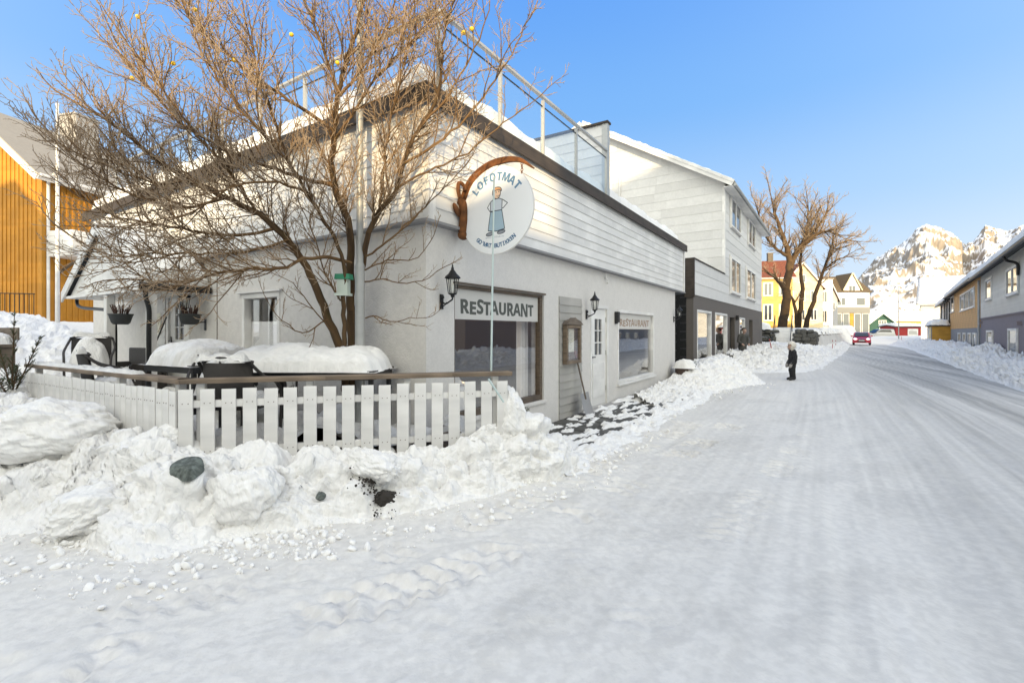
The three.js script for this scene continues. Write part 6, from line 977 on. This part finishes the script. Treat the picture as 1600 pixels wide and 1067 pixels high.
// ───────── mountain ─────────
{
  const D0 = 1500, nx = 700, nz = 290, g = new THREE.PlaneGeometry(1, 1, nx, nz), p = g.attributes.position, col = new Float32Array(p.count * 3);
  const sil = [[1100, 505], [1180, 498], [1260, 488], [1310, 470], [1345, 432], [1370, 405], [1395, 388], [1415, 378], [1432, 358], [1448, 350], [1470, 356], [1490, 366], [1510, 384], [1524, 376], [1540, 353], [1556, 357], [1575, 362], [1600, 352], [1640, 340], [1700, 352], [1800, 380], [1950, 420], [2200, 470]];
  const silH = (px) => { let k = 0; while (k < sil.length - 2 && px > sil[k + 1][0]) k++; const t = clamp((px - sil[k][0]) / (sil[k + 1][0] - sil[k][0]), 0, 1); return lerp(sil[k][1], sil[k + 1][1], t); };
  for (let k = 0; k < p.count; k++) {
    const i = k % (nx + 1), j = Math.floor(k / (nx + 1)), px = lerp(1150, 1950, i / nx), t = j / nz, D = lerp(850, 2300, t), crest = (HORIZON - silH(px)) / FOCAL;   // ridge line about 1500 m away, slopes toward and away from it
    const back = px > 1505 ? 1900 : 1500, u = D < back ? (D - 850) / (back - 850) : 1 - (D - back) / 1300, v = P(px, HORIZON, D);
    const ridge = 1 - Math.abs(n2(v.x * 0.0042, v.z * 0.0042)) - 0.5 * Math.abs(n2(v.x * 0.011 + 5, v.z * 0.011)) - 0.25 * Math.abs(n2(v.x * 0.03, v.z * 0.03 + 8));
    const H = crest * back * Math.pow(clamp(u, 0, 1), 0.72);
    const amp = 120 * u * (1 - Math.pow(clamp(u, 0, 1), 2.5)) * smoothstep(crest, 0.03, 0.12);
    p.setXYZ(k, v.x, EYE + H + amp * (ridge - 0.45) + 6 * fbm2(v.x * 0.05, v.z * 0.05, 3) * u * smoothstep(crest, 0.02, 0.1) - (u <= 0 ? 20 : 0), v.z);
  }
  g.computeVertexNormals(); const n = g.attributes.normal, s = n.getY(nx * 30) < 0 ? -1 : 1;
  for (let k = 0; k < p.count; k++) {   // bare rock on steep broken ground, snow lying elsewhere
    const x = p.getX(k), y = p.getY(k), z = p.getZ(k), steep = 1 - Math.abs(n.getY(k)), q = 0.30 * (1 - smoothstep(y, 30, 230)) + steep * 1.15 + 0.55 * fbm3(x * 0.012, y * 0.02, z * 0.012, 4) + 0.5 * fbm3(x * 0.05, y * 0.03, z * 0.05, 3) + 0.22 * fbm3(x * 0.16, y * 0.12, z * 0.16, 2);
    const rock = smoothstep(q, 0.37, 0.54), w = 0.75 + 0.4 * fbm3(x * 0.03, y * 0.08, z * 0.03, 2); col[3 * k] = lerp(0.84, 0.36 * w, rock); col[3 * k + 1] = lerp(0.83, 0.30 * w, rock); col[3 * k + 2] = lerp(0.82, 0.235 * w, rock);
  }
  g.setAttribute('color', new THREE.BufferAttribute(col, 3)); const m = mesh('mountain', g, std(1, 1, 1, 0.95, { vertexColors: true }), scene, true); structure(m); m.userData.label = 'steep snowy rock mountain rising beyond the street';
}
// ───────── cars ─────────
function car(name, label, pos, turn, paint, o = {}) {   // local +z is the front
  const t = thing(name, label, 'car', pos, turn), { L = 4.0, W = 1.72, H = 1.48, hood = 0.88, wag = 0 } = o, hw = W / 2;
  const prof = [[-L / 2, 0.32], [-L / 2 + 0.02, 0.75], [-L / 2 + 0.12, 0.95], [-L / 2 + (wag ? 0.18 : 0.45), wag ? H - 0.08 : 1.0], [-L / 2 + (wag ? 0.5 : 0.95), H - 0.02], [-0.1, H], [0.35, H - 0.07], [L / 2 - 1.05, hood + 0.06], [L / 2 - 0.45, hood - 0.06], [L / 2 - 0.12, 0.68], [L / 2, 0.52], [L / 2 - 0.02, 0.24], [-L / 2 + 0.1, 0.24]];
  const shell = (pts, w, bev) => { const s = new THREE.Shape(pts.map(([z, y]) => new THREE.Vector2(z, y))); const g = new THREE.ExtrudeGeometry(s, { depth: w - 2 * bev, bevelEnabled: true, bevelSize: bev * 0.6, bevelOffset: -bev * 0.6, bevelThickness: bev, bevelSegments: 4, steps: 1 }).translate(0, 0, -(w / 2 - bev)).rotateY(-Math.PI / 2); const p = g.attributes.position; for (let i = 0; i < p.count; i++) { const y = p.getY(i), k = 1 - 0.26 * smoothstep(y, hood, H + 0.25); p.setX(i, p.getX(i) * k); } g.computeVertexNormals(); return g; };
  mesh('body', shell(prof, W, 0.14), paint, t);
  const zW = L / 2 - 1.05, glassy = new THREE.MeshPhysicalMaterial({ color: new THREE.Color(0.015, 0.018, 0.02), roughness: 0.04, ior: 1.8 });
  const ws = new THREE.BufferGeometry(); const q = [[-hw + 0.16, hood + 0.09, zW + 0.02], [hw - 0.16, hood + 0.09, zW + 0.02], [hw - 0.30, H - 0.09, 0.42], [-hw + 0.30, H - 0.09, 0.42]]; ws.setAttribute('position', new THREE.Float32BufferAttribute([...q[0], ...q[1], ...q[2], ...q[0], ...q[2], ...q[3]].map((v, i) => v + (i % 3 === 1 ? 0.028 : i % 3 === 2 ? 0.03 : 0)), 3)); ws.computeVertexNormals();
  mesh('windscreen', ws, glassy, t);
  for (const s of [-1, 1]) {
    mesh('side_window', poly([[-L / 2 + 0.6, hood + 0.13], [zW - 0.15, hood + 0.13], [0.2, H - 0.15], [-L / 2 + 0.9, H - 0.15]], 0.02).rotateY(-Math.PI / 2).translate(s * (hw - 0.085) + (s > 0 ? 0.0 : 0.02), 0, 0), glassy, t);
    mesh('headlight', new THREE.SphereGeometry(0.13, 12, 8).scale(1.25, 0.75, 0.6).translate(s * (hw - 0.27), 0.67, L / 2 - 0.14), o.lit ? std(0.9, 0.9, 0.85, 0.3, { emissive: new THREE.Color(1, 0.93, 0.8), emissiveIntensity: 4 }) : M.steel, t);
    mesh('mirror', new THREE.SphereGeometry(0.1, 10, 8).scale(1.1, 0.8, 0.6).translate(s * (hw + 0.08), hood + 0.14, zW - 0.1), paint, t);
    if (o.lit) { const l = new THREE.SpotLight(new THREE.Color(1, 0.93, 0.8), 4, 40, 0.5, 0.6); l.position.set(s * (hw - 0.27), 0.67, L / 2 + 0.06); l.target.position.set(s * hw, -0.4, 14); l.castShadow = true; l.shadow.radius = 4; t.add(l, l.target); }
    for (const z of [L / 2 - 0.78, -L / 2 + 0.75]) { const w = mesh('wheel', new THREE.CylinderGeometry(0.31, 0.31, 0.2, 22).rotateZ(Math.PI / 2).translate(s * (hw - 0.1), 0.31, z), M.black, t); mesh('rim', new THREE.CylinderGeometry(0.19, 0.2, 0.02, 14).rotateZ(Math.PI / 2).translate(s * (hw + 0.008), 0.31, z), M.steel, w); }
  }
  mesh('grille', [bx(-0.42, 0.42, 0.34, 0.46, L / 2 - 0.05, L / 2 + 0.035), bx(-0.3, 0.3, 0.64, 0.69, L / 2 - 0.2, L / 2 + 0.0)], M.black, t); mesh('number_plate', bx(-0.26, 0.26, 0.47, 0.58, L / 2 - 0.02, L / 2 + 0.045), M.white, t);
  return t;
}
car('red_car', 'red hatchback with headlights on driving up the snowy street', [P(1347, 540, 56).x, 0.06, P(1347, 540, 56).z], -0.055, new THREE.MeshPhysicalMaterial({ color: new THREE.Color(0.42, 0.01, 0.03), roughness: 0.35, clearcoat: 1, clearcoatRoughness: 0.08 }), { lit: true });
car('silver_van', 'silver people carrier turning at the end of the street', [P(1374, 531, 84).x, 0.25, P(1374, 531, 84).z], -1.0, new THREE.MeshPhysicalMaterial({ color: new THREE.Color(0.42, 0.41, 0.39), roughness: 0.35, metalness: 0.3, clearcoat: 1 }), { L: 4.6, W: 1.85, H: 1.8, hood: 1.0, wag: 1 });
car('dark_car', 'dark parked car half hidden behind the silver people carrier', [P(1394, 531, 92).x, 0.3, P(1394, 531, 92).z], -1.1, new THREE.MeshPhysicalMaterial({ color: new THREE.Color(0.02, 0.022, 0.025), roughness: 0.35, clearcoat: 1 }), { L: 4.3 });
// ───────── people ─────────
// bones: [from, to, r0, r1, colour index]; one continuous surface by smooth union, coloured by the nearest bone
function figure(parent, name, bones, colors, box, res, k = 0.035) {
  const mc = new MarchingCubes(res, new THREE.MeshBasicMaterial(), false, false, 200000), S = box.size / 2, d = V(0, 0, 0), ba = V(0, 0, 0);
  const dist = (p, [a, b, r0, r1]) => { ba.copy(b).sub(a); d.copy(p).sub(a); const h = clamp(d.dot(ba) / Math.max(1e-9, ba.lengthSq()), 0, 1); return d.addScaledVector(ba, -h).length() - lerp(r0, r1, h); };
  const q = V(0, 0, 0);
  for (let z = 0; z < res; z++) for (let y = 0; y < res; y++) for (let x = 0; x < res; x++) { q.set((x - res / 2) / (res / 2) * S + box.c.x, (y - res / 2) / (res / 2) * S + box.c.y, (z - res / 2) / (res / 2) * S + box.c.z); let m = 1e9; for (const b of bones) { const e = dist(q, b); if (m > 1e8) m = e; else { const h = clamp(0.5 + 0.5 * (m - e) / k, 0, 1); m = lerp(m, e, h) - k * h * (1 - h); } } mc.field[x + y * res + z * res * res] = -m; }
  mc.isolation = 0; mc.update(); const n = mc.count, pos = mc.positionArray.slice(0, n * 3), nor = mc.normalArray.slice(0, n * 3), col = new Float32Array(n * 3);
  for (let i = 0; i < n; i++) { pos[3 * i] = pos[3 * i] * S + box.c.x; pos[3 * i + 1] = pos[3 * i + 1] * S + box.c.y; pos[3 * i + 2] = pos[3 * i + 2] * S + box.c.z; q.set(pos[3 * i], pos[3 * i + 1], pos[3 * i + 2]); let best = 1e9, c = 0; for (const b of bones) { const e = dist(q, b); if (e < best) { best = e; c = b[4]; } } const f = colors[c], w = 1 + 0.25 * fbm3(q.x * 9, q.y * 9, q.z * 9, 2); col[3 * i] = f[0] * w; col[3 * i + 1] = f[1] * w; col[3 * i + 2] = f[2] * w; }
  const g = new THREE.BufferGeometry(); g.setAttribute('position', new THREE.BufferAttribute(pos, 3)); g.setAttribute('normal', new THREE.BufferAttribute(nor, 3)); g.setAttribute('color', new THREE.BufferAttribute(col, 3)); g.computeVertexNormals();
  return mesh(name, g, std(1, 1, 1, 0.85, { vertexColors: true }), parent, true);
}
const hand = (w, dir, out, r, c) => { const f = [[w, w.clone().addScaledVector(dir, 0.075), 0.034 * r, 0.036 * r, c]], up = V(0, 0, 1); for (let i = 0; i < 4; i++) { const s = (i - 1.5) * 0.019, a = w.clone().addScaledVector(dir, 0.08).add(up.clone().multiplyScalar(s)), m = a.clone().addScaledVector(dir, 0.035 * [0.9, 1.05, 1, 0.8][i]), e = m.clone().addScaledVector(dir, 0.03).addScaledVector(out, -0.02); f.push([a, m, 0.0095, 0.009, c], [m, e, 0.009, 0.0075, c]); } const tb = w.clone().addScaledVector(dir, 0.02).add(V(0, 0, 0.03)); f.push([tb, tb.clone().add(V(0, -0.03, 0.025)), 0.011, 0.009, c]); return f; };
{ // child in black winter clothes, looking down toward the shop
  const f = P(1239, 594.5, 15.6), t = thing('person', 'child in black winter suit and pale fur hat standing at the road edge', 'person', [f.x, groundH(f.x, f.z), f.z], -1.15);   // faces local +z
  const B = 0, S = 1, K = 2, G = 3, colors = [[0.012, 0.012, 0.014], [0.42, 0.27, 0.2], [0.02, 0.02, 0.022], [0.30, 0.28, 0.26]];
  const bones = [];
  for (const s of [-1, 1]) { const hip = V(s * 0.075, 0.60, 0), kn = V(s * 0.08, 0.33, 0.02), an = V(s * 0.08, 0.08, -0.01); bones.push([hip, kn, 0.085, 0.066, B], [kn, an, 0.066, 0.056, B], [an, V(s * 0.085, 0.045, 0.11), 0.05, 0.042, K]); const sh = V(s * 0.145, 0.92, 0), el = V(s * 0.18, 0.72, -0.01), wr = V(s * 0.155, 0.56, 0.09); bones.push([sh, el, 0.062, 0.052, B], [el, wr, 0.052, 0.042, B], ...hand(wr, V(-s * 0.1, -0.9, 0.3).normalize(), V(s, 0, 0), 1, G)); }
  bones.push([V(0, 0.60, 0), V(0, 0.78, -0.005), 0.125, 0.13, B], [V(0, 0.78, -0.005), V(0, 0.93, 0), 0.13, 0.105, B], [V(-0.1, 0.93, 0), V(0.1, 0.93, 0), 0.07, 0.07, B], [V(0, 0.95, 0), V(0, 1.03, 0.03), 0.062, 0.06, B], [V(0, 1.09, 0.05), V(0, 1.15, 0.04), 0.088, 0.09, S], [V(0, 1.085, 0.14), V(0, 1.075, 0.15), 0.014, 0.016, S]);
  figure(t, 'body', bones, colors, { c: V(0, 0.66, 0.03), size: 1.42 }, 110, 0.028);
  const hat = new THREE.SphereGeometry(0.125, 40, 30), p = hat.attributes.position; for (let i = 0; i < p.count; i++) { const v = V(p.getX(i), p.getY(i), p.getZ(i)), k = 1 + 0.12 * fbm3(v.x * 40, v.y * 40, v.z * 40, 2); v.multiplyScalar(k); if (v.z > 0.06 && v.y < 0.04) v.z = 0.03; p.setXYZ(i, v.x, v.y * 1.05, v.z); } hat.computeVertexNormals();
  const hm = mesh('fur_hat', hat, std(0.62, 0.58, 0.52, 1), t); hm.position.set(0, 1.15, 0.02); hm.rotation.x = 0.3;
  mesh('ear_flap', [new THREE.SphereGeometry(0.06, 12, 10).scale(0.5, 1.5, 1).translate(0.1, 1.05, 0.05), new THREE.SphereGeometry(0.06, 12, 10).scale(0.5, 1.5, 1).translate(-0.1, 1.05, 0.05)], std(0.42, 0.38, 0.33, 1), t);
  mesh('eyes', [new THREE.SphereGeometry(0.009, 8, 6).translate(0.032, 1.115, 0.135), new THREE.SphereGeometry(0.009, 8, 6).translate(-0.032, 1.115, 0.135)], M.black, t); mesh('mouth', bx(-0.022, 0.022, 1.048, 1.054, 0.118, 0.131), std(0.25, 0.08, 0.07, 0.6), t);
  mesh('cuff', [new THREE.CylinderGeometry(0.046, 0.046, 0.03, 12).translate(0.155, 0.57, 0.085), new THREE.CylinderGeometry(0.046, 0.046, 0.03, 12).translate(-0.155, 0.57, 0.085)], M.galv, t);
}
{ // adult in a grey coat coming out of the shop doorway
  const t = thing('person', 'person in grey coat with dark hair leaning out of the shop doorway', 'person', [-3.3, 0.02, -26.0], 0.6);
  const C = 0, S = 1, T = 2, K = 3, colors = [[0.07, 0.068, 0.062], [0.40, 0.26, 0.2], [0.05, 0.055, 0.065], [0.02, 0.02, 0.02]], bones = [];
  for (const s of [-1, 1]) { const hip = V(s * 0.09, 0.9, -0.02), kn = V(s * 0.1, 0.48, 0.06), an = V(s * 0.1, 0.1, -0.02); bones.push([hip, kn, 0.105, 0.075, T], [kn, an, 0.075, 0.055, T], [an, V(s * 0.11, 0.05, 0.15), 0.055, 0.045, K]); const sh = V(s * 0.2, 1.38, 0.09), el = V(s * 0.25, 1.1, 0.08), wr = V(s * 0.17, 0.98, 0.27); bones.push([sh, el, 0.075, 0.062, C], [el, wr, 0.062, 0.048, C], ...hand(wr, V(-s * 0.3, -0.5, 0.8).normalize(), V(s, 0, 0), 1, S)); }
  bones.push([V(0, 0.78, 0), V(0, 1.1, 0.03), 0.19, 0.165, C], [V(0, 1.1, 0.03), V(0, 1.36, 0.09), 0.165, 0.14, C], [V(-0.14, 1.38, 0.09), V(0.14, 1.38, 0.09), 0.085, 0.085, C], [V(0, 1.42, 0.1), V(0, 1.53, 0.15), 0.06, 0.056, S], [V(0, 1.60, 0.19), V(0, 1.68, 0.17), 0.088, 0.098, S], [V(0, 1.6, 0.285), V(0, 1.585, 0.3), 0.014, 0.018, S]);
  figure(t, 'body', bones, colors, { c: V(0, 0.9, 0.07), size: 1.9 }, 112, 0.035);
  const hair = new THREE.SphereGeometry(0.116, 28, 20, 0, 6.2832, 0, 1.75); mesh('hair', [hair.rotateX(-0.5).translate(0, 1.67, 0.155), new THREE.SphereGeometry(0.05, 12, 10).translate(0, 1.66, 0.03)], std(0.02, 0.014, 0.01, 0.7), t);
  mesh('eyes', [new THREE.SphereGeometry(0.01, 8, 6).translate(0.033, 1.645, 0.272), new THREE.SphereGeometry(0.01, 8, 6).translate(-0.033, 1.645, 0.272)], M.black, t); mesh('mouth', bx(-0.024, 0.024, 1.555, 1.562, 0.262, 0.275), std(0.25, 0.08, 0.07, 0.6), t);
}
// ───────── houses behind the camera and beside it: the low sun passes over and between them ─────────
{
  const a = thing('opposite_house', 'long rendered house across the junction behind the viewpoint', 'house', [9, 0, 14], Math.PI); houseBody(a, 16, 6, 5.45, 'along', 1.7, M.cream, M.roofDark, { snow: 0.2, over: 0.4 }); for (let x = 1.5; x < 15; x += 3) { windowOn(a, x, x + 1.3, 3.2, 4.6); windowOn(a, x, x + 1.3, 0.8, 2.2); }
  const e = thing('opposite_house', 'broad gabled white house behind the viewpoint beside the long one', 'house', [17.6, 0, 14], Math.PI); houseBody(e, 8.4, 9, 6.15, 'across', 1.55, M.white2, M.roofDark, { snow: 0.0, over: 0.1 }); for (const x of [1.2, 3.6, 6.0]) { windowOn(e, x, x + 1.2, 3.6, 5.0); windowOn(e, x, x + 1.2, 0.9, 2.4); }
  const b = thing('opposite_house', 'tall gabled house behind the viewpoint facing the yellow house', 'house', [-6.6, 0, 14.5], Math.PI); houseBody(b, 9, 9, 7.2, 'across', 3.4, M.cream, M.roofRed, { snow: 0, over: 0.4, rake: true }); for (const x of [1.2, 4, 6.6]) { windowOn(b, x, x + 1.2, 4.4, 5.9); windowOn(b, x, x + 1.2, 1.0, 2.6); }
  const c = thing('corner_block', 'tall white block standing back from the street on the right of the viewpoint', 'building', [18, 0, -2.4], -Math.PI / 2); houseBody(c, 25.6, 10, 15.2, 'along', 2.4, M.white3, M.roofDark, { snow: 0.2, over: 0.2 }); for (let x = 1.5; x < 24; x += 2.9) for (const y of [0.9, 3.9, 6.9, 9.9, 12.6]) windowOn(c, x, x + 1.3, y, y + 1.5);
}
renderer.render(scene, camera);
